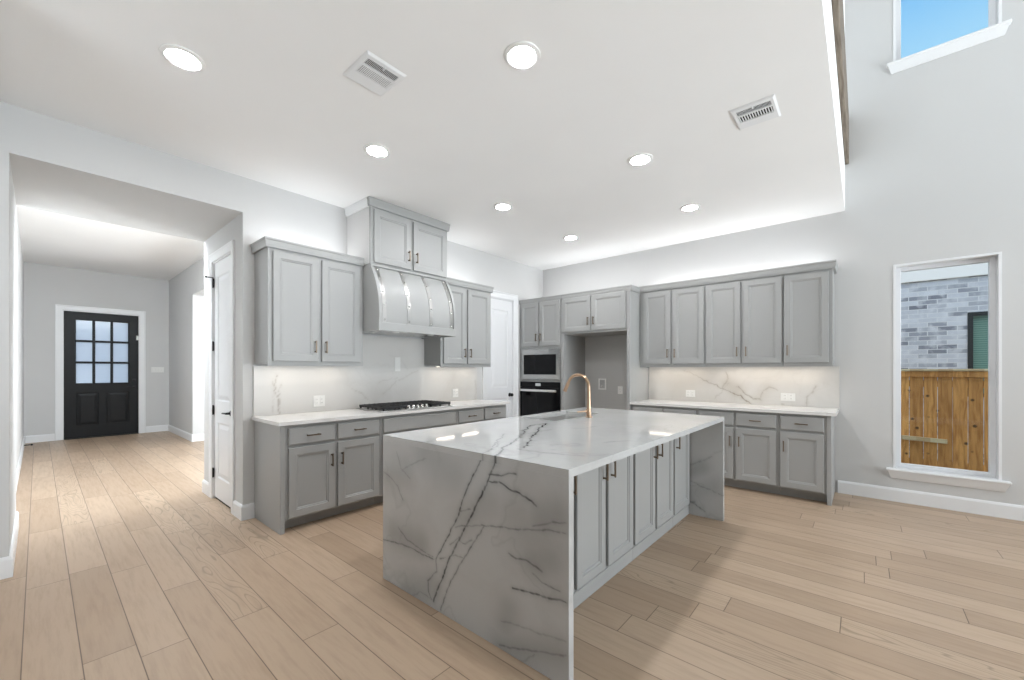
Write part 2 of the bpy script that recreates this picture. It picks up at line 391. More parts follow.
# veined slabs: a fine grid (turned into a slab by Solidify) whose point attributes hold the slab's own veins
FRONT=[(1,0.0035,[(1.421,0.918), (1.494,0.807), (1.577,0.659), (1.634,0.531), (1.755,0.34), (1.796,0.283)]), (0.7,0.003,[(1.796,0.283), (1.787,0.218), (1.868,0.14), (1.862,0.08), (1.829,0.046)]), (1,0.005,[(1.334,0.922), (1.378,0.827), (1.403,0.768), (1.476,0.653), (1.535,0.555), (1.605,0.441), (1.678,0.332), (1.724,0.229), (1.771,0.142), (1.816,0.042)]), (0.8,0.003,[(1.421,0.561), (1.494,0.462), (1.577,0.344), (1.649,0.233), (1.693,0.159), (1.755,0.017)]), (0.9,0.004,[(1.386,0.822), (1.306,0.83), (1.259,0.85), (1.214,0.854)]), (1,0.0045,[(1.386,0.789), (1.317,0.798), (1.259,0.777), (1.192,0.77), (1.138,0.751), (1.096,0.732)]), (0.6,0.003,[(1.549,0.529), (1.421,0.564), (1.282,0.59), (1.107,0.623), (0.942,0.651)]), (0.7,0.0035,[(2.329,0.248), (2.119,0.278), (1.971,0.277), (1.809,0.279)]), (0.55,0.003,[(2.158,0.369), (2.062,0.316), (1.936,0.297), (1.819,0.29)]), (0.8,0.004,[(1.259,0.475), (1.214,0.463), (1.149,0.474), (1.096,0.462), (1.066,0.451)]), (0.6,0.003,[(1.117,0.426), (1.066,0.403), (0.97,0.397)]), (0.9,0.004,[(1.236,0.319), (1.149,0.333), (1.046,0.345), (0.94,0.362)]), (0.35,0.004,[(1.306,0.137), (1.149,0.167), (1.027,0.185), (0.942,0.198)]), (0.55,0.004,[(1.317,0.018), (1.236,0.041), (1.107,0.083), (0.94,0.141)]), (0.7,0.003,[(1.634,0.501), (1.585,0.523), (1.54,0.531)]), (0.6,0.003,[(1.605,0.592), (1.521,0.624)]), (0.7,0.003,[(1.761,0.297), (1.715,0.319), (1.672,0.324)]), (0.6,0.003,[(1.678,0.397), (1.634,0.433), (1.596,0.463)]), (0.5,0.003,[(1.508,0.468), (1.557,0.435), (1.614,0.439)]), (0.5,0.003,[(1.568,0.356), (1.634,0.355), (1.678,0.332)]), (0.4,0.004,[(2.177,0.829), (2.119,0.725), (2.036,0.69)]), (0.45,0.004,[(2.329,0.686), (2.238,0.66), (2.165,0.623), (2.111,0.548)]), (0.35,0.004,[(2.119,0.725), (2.007,0.782), (1.885,0.83)]), (0.3,0.003,[(2.119,-0.079), (1.936,0.053), (1.835,0.043)]), (0.5,0.003,[(0.942,0.696), (1.007,0.683), (1.066,0.656), (1.117,0.637)]), (0.4,0.003,[(1.236,-0.041), (1.107,0.069)]), (0.35,0.003,[(2.321,0.069), (2.304,0.063)])]
FRONT_CLOUD=[(0.35,0.1,[(1.066,0.677), (0.988,0.711)]), (0.22,0.16,[(1.192,0.655), (1.046,0.546)]), (0.3,0.09,[(1.107,0.487), (1.027,0.519)]), (0.25,0.08,[(1.259,0.207), (1.282,0.129)]), (0.25,0.1,[(2.279,0.676), (2.081,0.731)]), (0.3,0.09,[(2.197,0.325), (1.936,0.329)]), (0.2,0.12,[(1.902,0.865), (1.649,0.781)]), (0.25,0.08,[(1.306,0.014), (0.988,0.131)]), (0.25,0.1,[(2.044,0.015), (1.835,0.13)]), (0.2,0.1,[(1.563,0.567), (1.378,0.683)])]
TOP=[(1,0.005,[(1.431,1.332), (1.653,1.474), (1.764,1.516), (1.947,1.613), (2.212,1.78), (2.403,1.877), (2.478,1.865), (2.555,1.853)]), (1,0.006,[(1.69,1.368), (1.976,1.538), (2.303,1.727), (2.572,1.858)]), (0.6,0.005,[(1.531,1.461), (1.726,1.595), (1.971,1.763)]), (0.35,0.006,[(1.643,1.361), (1.666,1.19), (1.72,1.021)]), (0.3,0.006,[(2.054,1.665), (2.147,1.653), (2.343,1.649)]), (0.3,0.006,[(2.107,1.116), (2.273,1.033)]), (0.3,0.006,[(2.485,1.571), (2.527,1.5), (2.661,1.481)])]
FAR=[(0.7,0.005,[(1.2,0.457), (1.084,0.513), (1.02,0.561)]), (0.4,0.004,[(1.02,0.57), (0.926,0.63)]), (0.7,0.004,[(1.2,0.307), (1.133,0.284), (0.926,0.226)]), (0.9,0.006,[(1.2,0.118), (1.158,0.104), (1.125,0.082), (1.081,0.057)]), (0.8,0.01,[(1.203,0.112), (1.166,0.123)])]
BACK_R=[(0.5,0.004,[(1.813,1.329), (1.592,1.222)]), (0.8,0.005,[(1.592,1.222), (1.395,1.12), (1.23,1.048)]), (1,0.007,[(1.23,1.048), (1.116,0.989), (1.028,0.925)]), (0.6,0.006,[(1.3,1.304), (1.276,1.227), (1.347,1.096)]), (0.8,0.006,[(1.184,1.126), (1.072,1.029), (0.92,0.971)]), (0.6,0.005,[(0.93,0.985), (0.898,1.085), (0.815,1.124), (0.749,1.094)]), (0.6,0.006,[(0.39,1.152), (0.423,1.078), (0.469,1.007), (0.475,0.925)]), (0.7,0.006,[(0.713,0.935), (0.693,0.934)]), (0.35,0.005,[(1.443,0.961), (1.347,1.069), (1.253,1.176)]), (0.3,0.005,[(1.139,1.077), (0.984,0.982)])]
BACK_L=[(0.7,0.005,[(1.456,1.282), (1.434,1.14), (1.467,1.044), (1.477,0.929)]), (0.6,0.004,[(1.493,1.198), (1.467,1.092), (1.484,1.019), (1.48,0.929)]), (0.4,0.005,[(1.423,1.259), (1.427,1.141), (1.419,0.941)]), (0.35,0.005,[(2.193,1.138), (2.28,1.093), (2.386,1.004)]), (0.25,0.005,[(2.495,1.185), (2.592,1.217), (2.76,1.238)]), (0.25,0.006,[(2.559,1.053), (2.76,1.208), (3.049,1.327)]), (0.2,0.005,[(2.658,1.504), (2.83,1.433), (2.901,1.327)]), (0.3,0.005,[(4.026,1.182), (4.061,1.037), (4.026,0.913)])]
FRONT_TOP = [(0.5, 0.005, [(1.441, 1.43), (1.56, 1.48), (1.75, 1.60)]), (0.6, 0.004, [(1.441, 1.335), (1.5, 1.37)])]
def roughen(pts, amp, step=0.015, seed=0):
    rs = np.random.RandomState(seed); out = [np.array(pts[0], float)]
    for a, b in zip(pts[:-1], pts[1:]):
        a = np.array(a, float); b = np.array(b, float); L = np.linalg.norm(b - a); n = max(1, int(L / step))
        nr = np.array([-(b - a)[1], (b - a)[0]]) / max(L, 1e-6); w = 0
        for k in range(1, n + 1):
            w = 0.7 * w + rs.randn() * amp
            out.append(a + (b - a) * k / n + nr * (w if k < n else 0))
    return out
def vein_field(P, polys, amp, seed=0):
    val = np.zeros(len(P)); rs = np.random.RandomState(seed + 5)
    for q, (stn, wid, pts) in enumerate(polys):
        pl = roughen(pts, amp, seed=seed + q * 17)
        for a, b in zip(pl[:-1], pl[1:]):
            f = stn * (0.55 + 0.45 * rs.rand()); wd_ = wid * (0.6 + 0.8 * rs.rand())
            lo = np.minimum(a, b) - 0.03; hi = np.maximum(a, b) + 0.03
            sel = np.where((P[:, 0] > lo[0]) & (P[:, 0] < hi[0]) & (P[:, 1] > lo[1]) & (P[:, 1] < hi[1]))[0]
            if not len(sel): continue
            d = b - a; L2 = max(d @ d, 1e-9); t = np.clip(((P[sel] - a) @ d) / L2, 0, 1)
            dist = np.linalg.norm(P[sel] - (a + t[:, None] * d), axis=1)
            core = np.clip(1.4 - dist / wd_, 0, 1); halo = 0.22 * np.exp(-(dist / (wd_ * 3.5)) ** 2)
            val[sel] = np.maximum(val[sel], f * np.maximum(core, halo))
    return np.clip(val, 0, 1)
def cloud_field(P, polys):
    val = np.zeros(len(P))
    for stn, wid, pts in polys:
        for a, b in zip(pts[:-1], pts[1:]):
            a = np.array(a); b = np.array(b); d = b - a; t = np.clip(((P - a) @ d) / max(d @ d, 1e-9), 0, 1)
            dist = np.linalg.norm(P - (a + t[:, None] * d), axis=1)
            val = np.maximum(val, stn * np.exp(-(dist / wid) ** 2))
    return val
def slab(name, material, parent, fn, a0, a1, b0, b1, step, thick, veins=(), clouds=(), amp=0.0035, seed=1, hole=None, grow=None):
    """fn(a, b) -> world point on the visible face; the slab grows 'thick' behind it"""
    def axis(lo, hi, cuts):
        ks = [lo] + sorted(c for c in cuts if lo < c < hi) + [hi]; r = []
        for p, q in zip(ks[:-1], ks[1:]):
            n = max(1, round((q - p) / step)); r += list(np.linspace(p, q, n, endpoint=False))
        return np.array(r + [hi])
    A = axis(a0, a1, hole[:2] if hole else ()); B = axis(b0, b1, hole[2:] if hole else ())
    AA, BB = np.meshgrid(A, B, indexing='ij'); P = np.stack([AA.ravel(), BB.ravel()], 1)
    nb = len(B); off = OFF[parent]
    vs = [tuple(Vector(fn(a, b)) - off) for a, b in P]; fs = []
    for i in range(len(A) - 1):
        for j in range(nb - 1):
            if hole and hole[0] < (A[i] + A[i + 1]) / 2 < hole[1] and hole[2] < (B[j] + B[j + 1]) / 2 < hole[3]: continue
            fs.append((i * nb + j, (i + 1) * nb + j, (i + 1) * nb + j + 1, i * nb + j + 1))
    me = bpy.data.meshes.new(name); me.from_pydata(vs, [], fs)
    vv = vein_field(P, veins, amp, seed); cc = cloud_field(P, clouds)
    for nm, val in (('vein', vv), ('cloud', cc)):
        at = me.attributes.new(nm, 'FLOAT', 'POINT'); at.data.foreach_set('value', val.astype(np.float32))
    me.materials.append(material)
    o = bpy.data.objects.new(name, me); COL.objects.link(o); o.parent = parent; OFF[o] = off
    n = (Vector(fn(a1, b0)) - Vector(fn(a0, b0))).cross(Vector(fn(a0, b1)) - Vector(fn(a0, b0)))
    sm = o.modifiers.new('thickness', 'SOLIDIFY'); sm.thickness = thick; sm.offset = 1.0 if grow is not None and n.dot(Vector(grow)) > 0 else -1.0; sm.use_even_offset = False
    return o

# ------------------------------------------------------------------ rooms
YW = 4.172; XW = 5.677; ZC = 3.05; ZG = 6.0; YE = 0.14
YB = 5.46; ZS = 2.737; XJ = -0.122; XK = 1.185; YF = 11.52; XFL = -0.17; XFR = 1.87; YO = 9.42; ZF = 3.29
struct('floor', M().box(-3.0, XW + 0.1, -6.0, 11.6, -0.12, 0.0), FLOOR, 'light oak plank floor running through kitchen and foyer', 'floor')
struct('ceiling_kitchen', M().box(-3.0, XW, YE + 0.12, YW, ZC, ZC + 0.15).box(-3.0, XW, YE, YE + 0.12, ZC, ZG), CEIL, 'flat white kitchen ceiling with its upright edge to the tall room', 'ceiling')
struct('ceiling_great_room', M().box(-3.0, XW + 0.2, -6.0, YE + 0.12, ZG, ZG + 0.15), CEIL, 'high white ceiling of the tall room at the right', 'ceiling')
struct('ceiling_foyer', M().box(-0.4, 4.6, YB, YF + 0.1, ZF, ZF + 0.12), CEIL, 'white ceiling of the foyer beyond the opening', 'ceiling')
# right wall with a low and a high window opening
W1 = (-0.955, -0.245, 0.335, 2.40); W2 = (-0.955, -0.245, 4.45, 5.75)
struct('wall_front', M().box(-3.1, XW + 0.2, -6.12, -6.0, 0, ZG), WALL, 'white far wall of the tall room behind the camera', 'wall')
mw = M(); T = XW + 0.17
mw.box(XW, T, W1[1], YW + 0.2, -0.1, ZG).box(XW, T, -6.0, W1[0], -0.1, ZG)
for a, b in ((-0.1, W1[2]), (W1[3], W2[2]), (W2[3], ZG)): mw.box(XW, T, W1[0], W1[1], a, b)
struct('wall_right', mw, WALL, 'pale grey right wall with one low and one high window', 'wall')
# left (cooktop) wall with the opening to the foyer and the pantry door opening
PD = (4.29, 4.885, 2.42)
ml = M()
ml.box(XK, PD[0], YW, YW + 0.12, 0, ZG).box(PD[0], PD[1], YW, YW + 0.12, PD[2], ZG).box(PD[1], XW, YW, YW + 0.12, 0, ZG)
struct('wall_left', ml, WALL, 'white wall behind the cooktop run', 'wall')
struct('wall_header', M().box(XJ, XK, YW, YB, ZS, ZC + 0.9), WALL, 'deep white header above the opening to the foyer', 'wall')
struct('wall_stub', M().box(-0.45, XJ, YW, YB, 0, ZC + 0.9), WALL, 'white wall end at the left edge of the picture', 'wall')
struct('wall_return', M().box(-0.32, -0.185, 2.9, YW, 0, ZC), WALL, 'white side wall at the far left edge', 'wall')
struct('wall_back', M().box(-3.15, -3.0, -6.0, YW + 0.1, 0, ZG).box(-3.0, -0.45, YW, YW + 0.12, 0, ZC + 0.1), BACKW, 'unseen wall behind the camera, darkened to bounce less light', 'wall')
CD = (4.48, 5.12, 2.45)
mc = M().box(XK, XK + 0.12, YW + 0.12, CD[0], 0, ZC + 0.9).box(XK, XK + 0.12, CD[1], YB, 0, ZC + 0.9).box(XK, XK + 0.12, CD[0], CD[1], CD[2], ZC + 0.9)
mc.box(XK + 0.12, 2.1, YB - 0.12, YB, 0, ZC + 0.9).box(1.95, 2.1, YW + 0.12, YB - 0.12, 0, 2.8)
struct('wall_closet', mc, WALL, 'white wall end holding the narrow closet door', 'wall')
struct('wall_foyer_left', M().box(XFL - 0.15, XFL, YB, YF, 0, ZF), WALL, 'white left wall of the foyer', 'wall')
FD = (0.305, 1.39, 2.475)
me_ = M().box(XFL - 0.15, FD[0], YF, YF + 0.15, 0, ZF).box(FD[1], 4.6, YF, YF + 0.15, 0, ZF).box(FD[0], FD[1], YF, YF + 0.15, FD[2], ZF)
struct('wall_foyer_end', me_, WALL, 'white end wall of the foyer around the black front door', 'wall')
struct('wall_foyer_right', M().box(XFR, XFR + 0.45, YO, YF, 0, ZF).box(XFR, XFR + 0.45, YB, YO, 2.73, ZF), WALL, 'white right wall of the foyer with a wide opening', 'wall')
struct('wall_side_room', M().box(4.5, 4.6, YB + 2.2, YF, 0, ZF), WALL, 'white wall of the room beyond the foyer', 'wall')

# baseboards: flat board with an eased top edge, swept along a plan line (room on the right-hand side of travel = outward normal)
def board(pts, h=0.135, t=0.016):
    m = M(); prof = [(0, 0), (t, 0), (t, h - 0.02), (t * 0.55, h - 0.004), (t * 0.3, h), (0, h)]
    pts = [Vector((x, y, 0)) for x, y in pts]; rings = []
    for i, p in enumerate(pts):
        ns = []
        for a, b in ((i - 1, i), (i, i + 1)):
            if a >= 0 and b < len(pts):
                d = (pts[b] - pts[a]).normalized(); ns.append(Vector((d.y, -d.x, 0)))
        mit = ns[0] if len(ns) == 1 else (ns[0] + ns[1]) / (1 + ns[0].dot(ns[1]))
        rings.append([p + mit * o + Vector((0, 0, z)) for o, z in prof])
    return m.loft(rings, True, True, True)
def baseboard(name, pts, label): return struct(name, board(pts), TRIM, label, 'baseboard')
baseboard('baseboard_right', [(XW, -5.9), (XW, 0.20)][::-1], 'white baseboard along the right wall below the window')
baseboard('baseboard_stub', [(-0.185, YW), (XJ, YW), (XJ, YB - 0.005)], 'white baseboard around the wall end at far left')
baseboard('baseboard_closet', [(XK, CD[0] - 0.09), (XK, YW), (1.283, YW)], 'white baseboard around the wall corner between closet door and grey cabinets')
baseboard('baseboard_closet_far', [(1.9, YB), (XK, YB), (XK, CD[1] + 0.09)], 'short white baseboard beyond the closet door')
baseboard('baseboard_foyer_left', [(XFL, YB + 0.01), (XFL, YF)], 'white baseboard along the left wall of the foyer')
baseboard('baseboard_foyer_end', [(XFL + 0.02, YF), (FD[0] - 0.1, YF)], 'white baseboard left of the black front door')
baseboard('baseboard_foyer_corner', [(FD[1] + 0.1, YF), (XFR, YF), (XFR, YO), (XFR + 0.44, YO)], 'white baseboard right of the black front door running round the wall end')
baseboard('baseboard_back', [(-3.0, -5.9), (-3.0, YW), (-0.5, YW)], 'white baseboard behind the camera')

# ------------------------------------------------------------------ door casings (trim)
def casing(name, P, u0, u1, top, label, w=0.088, t=0.018, sides=(1, 1)):
    """flat casing with a raised outer edge around an opening; P(u, v, w) maps to the world, v out of the wall"""
    m = M()
    def strip(c):
        pr = [(0, 0), (0, t * 0.6), (0.012, t * 0.75), (w - 0.022, t * 0.8), (w - 0.016, t), (w, t), (w, 0)]
        rings = []
        for (cu, cw, du, dw) in c: rings.append([P(cu + du * o, v, cw + dw * o) for o, v in pr])
        m.loft(rings, True, True, True)
    path = []
    if sides[0]: path += [(u0, 0.0, -1, 0), (u0, top, -1, 1)]
    else: path += [(u0, top, 0, 1)]
    if sides[1]: path += [(u1, top, 1, 1), (u1, 0.0, 1, 0)]
    else: path += [(u1, top, 0, 1)]
    strip(path)
    return struct(name, m, TRIM, label, 'trim')
PL = lambda u, v, w: (u, YW - v, w)          # left run: along x, out of the left wall
PR = lambda u, v, w: (XW - v, u, w)          # right run: along y, out of the right wall
PK = lambda u, v, w: (XK - v, u, w)          # closet wall, facing -x
PF = lambda u, v, w: (u, YF - v, w)          # foyer end wall
casing('trim_front_door', PF, FD[0], FD[1], FD[2], 'white casing around the black front door', 0.095)
casing('trim_closet_door', PK, CD[0], CD[1], CD[2], 'white casing around the narrow closet door', 0.085)
casing('trim_pantry_door', PL, PD[0], PD[1], PD[2], 'white casing around the pantry door beside the oven tower', 0.10)
def jamb(name, P, u0, u1, top, depth, label):
    m = M()
    for a, b, c, d in ((u0, u0 + 0.012, 0, top), (u1 - 0.012, u1, 0, top), (u0, u1, top - 0.012, top)):
        p = P(a, 0.0, c); q = P(b, -depth, d); m.box(p[0], q[0], p[1], q[1], p[2], q[2])
    return struct(name, m, TRIM, label, 'trim')
jamb('trim_closet_jamb', PK, CD[0], CD[1], CD[2], 0.12, 'white jamb inside the closet doorway')
jamb('trim_pantry_jamb', PL, PD[0], PD[1], PD[2], 0.12, 'white jamb inside the pantry doorway')
jamb('trim_front_jamb', PF, FD[0], FD[1], FD[2], 0.15, 'white jamb of the front doorway')

# ------------------------------------------------------------------ doors
def ring(P, u0, u1, w0, w1, i, v): return [P(u0 + i, v, w0 + i), P(u1 - i, v, w0 + i), P(u1 - i, v, w1 - i), P(u0 + i, v, w1 - i)]
def sunk(m, P, u0, u1, w0, w1, v, raised=False):
    """moulded panel set into a face at depth v"""
    r = [ring(P, u0, u1, w0, w1, 0, v), ring(P, u0, u1, w0, w1, 0.012, v - 0.009), ring(P, u0, u1, w0, w1, 0.022, v - 0.009)]
    if raised: r += [ring(P, u0, u1, w0, w1, 0.06, v - 0.001)]
    m.loft(r, True, False, True)
def panelled(P, u0, u1, w0, w1, v0, v1, holes, through=()):
    """door leaf with rectangular panels: face quads around the holes, then sunk panels"""
    m = M(); us = sorted({u0, u1, *[h[0] for h in holes], *[h[1] for h in holes]}); ws = sorted({w0, w1, *[h[2] for h in holes], *[h[3] for h in holes]})
    for a, b in zip(us[:-1], us[1:]):
        for c, d in zip(ws[:-1], ws[1:]):
            if any(h[0] <= a and b <= h[1] and h[2] <= c and d <= h[3] for h in holes): continue
            m.add([P(a, v1, c), P(b, v1, c), P(b, v1, d), P(a, v1, d)], [(0, 1, 2, 3)])
    m.loft([ring(P, u0, u1, w0, w1, 0, v1), ring(P, u0, u1, w0, w1, 0, v0)], True, False, not through)
    if through:
        for a, b in zip(us[:-1], us[1:]):
            for c, d in zip(ws[:-1], ws[1:]):
                if any(h[0] <= a and b <= h[1] and h[2] <= c and d <= h[3] for h in through): continue
                m.add([P(a, v0, c), P(b, v0, c), P(b, v0, d), P(a, v0, d)], [(0, 1, 2, 3)])
    return m
def lever(P, u, w, v, d, parent, name='lever_handle'):
    m = M(); m.lathe(P(u, v, w), [(0.0, 0), (0.026, 0), (0.026, 0.006), (0.012, 0.010), (0.010, 0.045), (0.0, 0.046)], Vector(P(0, 1, 0)) - Vector(P(0, 0, 0)))
    m.tube([P(u, v + 0.04, w), P(u + d * 0.03, v + 0.042, w), P(u + d * 0.11, v + 0.042, w - 0.004)], [0.009, 0.0085, 0.007], 10)
    return m.build(name, BLACKM, parent, 40)
def hinge(P, u, w, v, parent):
    m = M(); a = P(u - 0.012, v - 0.002, w - 0.045); b = P(u + 0.012, v + 0.003, w + 0.045); m.box(a[0], b[0], a[1], b[1], a[2], b[2])
    m.tube([P(u, v + 0.006, w - 0.05), P(u, v + 0.006, w + 0.05)], 0.007, 8); return m.build('hinge', BLACKM, parent, 40)

# black front door, nine frosted panes over two raised panels
door = thing('door_1', ((FD[0] + FD[1]) / 2, YF, 0), 'black front door with nine frosted panes at the end of the foyer', 'door', kind='structure')
du0, du1, dw0, dw1 = FD[0] + 0.014, FD[1] - 0.014, 0.012, FD[2] - 0.014
LIT = (0.465, 1.23, 1.06, 2.315)
pn = [(0.485, 0.79, 0.25, 0.885), (0.90, 1.235, 0.25, 0.885)]
m = panelled(PF, du0, du1, dw0, dw1, -0.07, -0.025, pn + [LIT], (LIT,))
for h in pn: sunk(m, PF, *h, -0.025, True)
m.loft([ring(PF, *LIT, 0, -0.025), ring(PF, *LIT, 0.012, -0.033), ring(PF, *LIT, 0.012, -0.07)])
m.build('door_leaf', BLACKD, door)
cw = (LIT[1] - LIT[0]) / 3; ch = (LIT[3] - LIT[2]) / 3
m = M()
for k in (1, 2):
    for vv in (-0.030,):
        p = PF(LIT[0] + cw * k - 0.02, vv, LIT[2]); q = PF(LIT[0] + cw * k + 0.02, vv - 0.03, LIT[3]); m.box(p[0], q[0], p[1], q[1], p[2], q[2], 0.005)
        p = PF(LIT[0], vv, LIT[2] + ch * k - 0.02); q = PF(LIT[1], vv - 0.03, LIT[2] + ch * k + 0.02); m.box(p[0], q[0], p[1] + 0.0005, q[1] - 0.0005, p[2], q[2], 0.005)
m.build('glazing_bars', BLACKD, door)
for i in range(3):
    for j in range(3):
        p = PF(LIT[0] + cw * i, -0.044, LIT[2] + ch * j); q = PF(LIT[0] + cw * (i + 1), -0.050, LIT[2] + ch * (j + 1))
        M().box(p[0], q[0], p[1], q[1], p[2], q[2]).build('glass_pane', FROST, door, label='pale frosted glass pane')
lever(PF, FD[1] - 0.08, 0.98, -0.025, -1, door)
M().lathe(PF(FD[1] - 0.08, -0.025, 1.12), [(0, 0), (0.03, 0), (0.03, 0.012), (0.018, 0.02), (0, 0.02)], (0, -1, 0)).build('deadbolt', BLACKM, door, 40)
M().box(FD[0] + 0.014, FD[1] - 0.014, YF - 0.03, YF + 0.1, 0.0, 0.014, 0.004).build('threshold', BLACKM, door)
for w in (0.28, 0.95, 1.62, 2.25): hinge(PF, FD[0] + 0.016, w, -0.012, door)
m = M().box(FD[1] - 0.05, FD[1] - 0.015, YF - 0.008, YF + 0.024, 1.955, 2.05, 0.004); m.build('door_sensor', PLASTIC, door, label='small white alarm sensor')

# closet door, two moulded panels, black lever and hinges
door = thing('door_2', (XK, (CD[0] + CD[1]) / 2, 0), 'narrow white two-panel closet door with black lever left of the grey cabinets', 'door', kind='structure')
u0, u1 = CD[0] + 0.014, CD[1] - 0.014
ph = [(u0 + 0.11, u1 - 0.11, 0.235, 0.80), (u0 + 0.11, u1 - 0.11, 1.02, 2.29)]
m = panelled(PK, u0, u1, 0.022, CD[2] - 0.014, -0.05, -0.012, ph)
for h in ph: sunk(m, PK, *h, -0.012, True)
m.build('door_leaf', DOORW, door)
lever(PK, u0 + 0.065, 0.92, -0.012, 1, door)
for w in (0.27, 0.92, 1.58, 2.235): hinge(PK, CD[1] - 0.014, w, -0.004, door)
m = M().tube([PK(CD[1] - 0.02, 0.0, 2.29), PK(CD[1] - 0.01, 0.06, 2.29)], 0.005, 8).lathe(PK(CD[1] - 0.01, 0.06, 2.29), [(0, -0.004), (0.011, -0.004), (0.011, 0.008), (0, 0.008)], (-1, 0, 0), 12)
m.build('hinge_stop', BLACKM, door, 40)
M().box(XK + 0.020, XK + 0.045, CD[0] + 0.013, CD[1] - 0.013, 0.0005, 0.021).build('door_gap_shade', DARK, door)  # dark strip painted in for the shade under the door

# pantry door by the oven tower
door = thing('door_3', ((PD[0] + PD[1]) / 2, YW, 0), 'white two-panel pantry door with black knob beside the oven tower', 'door', kind='structure')
u0, u1 = PD[0] + 0.014, PD[1] - 0.014
ph = [(u0 + 0.10, u1 - 0.10, 0.23, 0.90), (u0 + 0.10, u1 - 0.10, 1.06, 2.25)]
m = panelled(PL, u0, u1, 0.02, PD[2] - 0.014, -0.05, -0.012, ph)
for h in ph: sunk(m, PL, *h, -0.012, True)
m.build('door_leaf', DOORW, door)
M().lathe(PL(u1 - 0.06, -0.012, 0.945), [(0, 0), (0.03, 0), (0.03, 0.006), (0.011, 0.010), (0.011, 0.03), (0.024, 0.038), (0.028, 0.05), (0.02, 0.064), (0, 0.068)], (0, -1, 0)).build('door_knob', BLACKM, door, 40)

tag(M().tube([(XFL + 0.016, 10.6, 0.075), (XFL + 0.10, 10.6, 0.075)], 0.008, 8).lathe((XFL + 0.10, 10.6, 0.075), [(0, -0.01), (0.014, -0.01), (0.014, 0.012), (0, 0.014)], (1, 0, 0), 12).build('door_stop', BLACKM, smooth=40), 'small black door stop on the left foyer baseboard', 'door stop')

# ------------------------------------------------------------------ windows in the right wall
def window(name, rect, label, sill=True):
    y0, y1, z0, z1 = rect
    win = thing(name, (XW, (y0 + y1) / 2, z0), label, 'window', kind='structure')
    m = M(); t = 0.016                                   # white jamb liner standing a little proud of the wall
    for a, b, c, d in ((y0 - 0.004, y0 + t, z0, z1 + 0.004), (y1 - t, y1 + 0.004, z0, z1 + 0.004), (y0 + t, y1 - t, z1 - t, z1 + 0.004)):
        m.box(XW - 0.005, XW + 0.15, a, b, c, d)
    m.build('jamb_liner', TRIM, win)
    f = M(); fw = 0.042; xa, xb = XW + 0.085, XW + 0.135; a0, a1, b0, b1 = y0 + t, y1 - t, z0, z1 - t
    f.box(xa, xb, a0, a0 + fw, b0, b1, 0.004).box(xa, xb, a1 - fw, a1, b0, b1, 0.004).box(xa + 0.001, xb - 0.001, a0 + fw - 0.004, a1 - fw + 0.004, b0, b0 + fw, 0.004).box(xa + 0.001, xb - 0.001, a0 + fw - 0.004, a1 - fw + 0.004, b1 - fw, b1, 0.004)
    f.build('window_frame', VINYL, win)
    M().box(XW + 0.106, XW + 0.112, a0 + fw, a1 - fw, b0 + fw, b1 - fw).build('glass_pane', GLASS, win)
    # stool with horns and a bevelled apron below
    s = M(); s.box(XW - 0.055, XW + 0.09, y0 - 0.055, y1 + 0.055, z0 - 0.022, z0 + 0.002, 0.006); s.build('window_sill', TRIM, win)
    a = M(); pr = [(0, -0.02), (0.045, -0.02), (0.040, -0.035), (0.020, -0.085), (0.012, -0.10), (0, -0.10)]
    ya, yb = y0 - 0.045, y1 + 0.045
    a.loft([[(XW - o, ya + (0.045 - o) * 0.75 * (1 if z < -0.03 else 0), z0 + z) for o, z in pr], [(XW - o, yb - (0.045 - o) * 0.75 * (1 if z < -0.03 else 0), z0 + z) for o, z in pr]], True, True, True)
    a.build('window_apron', TRIM, win)
    return win
window('window_1', W1, 'tall low window in the right wall looking onto a cedar fence')
window('window_2', W2, 'high window in the right wall showing blue sky')

# ------------------------------------------------------------------ cabinet kit
def boxP(m, P, u0, u1, v0, v1, w0, w1, c=0.0):
    p = P(u0, v0, w0); q = P(u1, v1, w1); return m.box(p[0], q[0], p[1], q[1], p[2], q[2], c)
def pull(P, u, w, v, parent, vertical=True, L=0.112):
    """square bar pull on two posts"""
    m = M(); h = L / 2; s = 0.0055
    if vertical:
        boxP(m, P, u - s, u + s, v + 0.024, v + 0.034, w - h, w + h, 0.0015)
        for k in (-1, 1): boxP(m, P, u - s * 0.9, u + s * 0.9, v, v + 0.026, w + k * (h - 0.012) - s, w + k * (h - 0.012) + s)
    else:
        boxP(m, P, u - h, u + h, v + 0.024, v + 0.034, w - s, w + s, 0.0015)
        for k in (-1, 1): boxP(m, P, u + k * (h - 0.012) - s, u + k * (h - 0.012) + s, v, v + 0.026, w - s * 0.9, w + s * 0.9)
    return m.build('bar_pull', BRONZE, parent, label='slim bronze bar pull')
def shaker(P, u0, u1, w0, w1, v, parent, handle=None, fr=0.058, name='door'):
    """framed door with a stepped, recessed panel; handle = (side, end) e.g. ('R', 'bottom')"""
    v += 0.006; t = 0.017; m = M()
    R = [(0, v), (0, v + t - 0.003), (0.003, v + t), (fr, v + t), (fr + 0.003, v + t - 0.005), (fr + 0.012, v + t - 0.006), (fr + 0.016, v + t - 0.012)]
    m.loft([ring(P, u0, u1, w0, w1, i, d) for i, d in R], True, True, True)
    o = m.build(name, GREY, parent)
    if handle:
        hu = (u1 - 0.032) if handle[0] == 'R' else (u0 + 0.032)
        hw = (w0 + 0.135) if handle[1] == 'bottom' else (w1 - 0.145)
        pull(P, hu, hw, v + t, o)
    return o
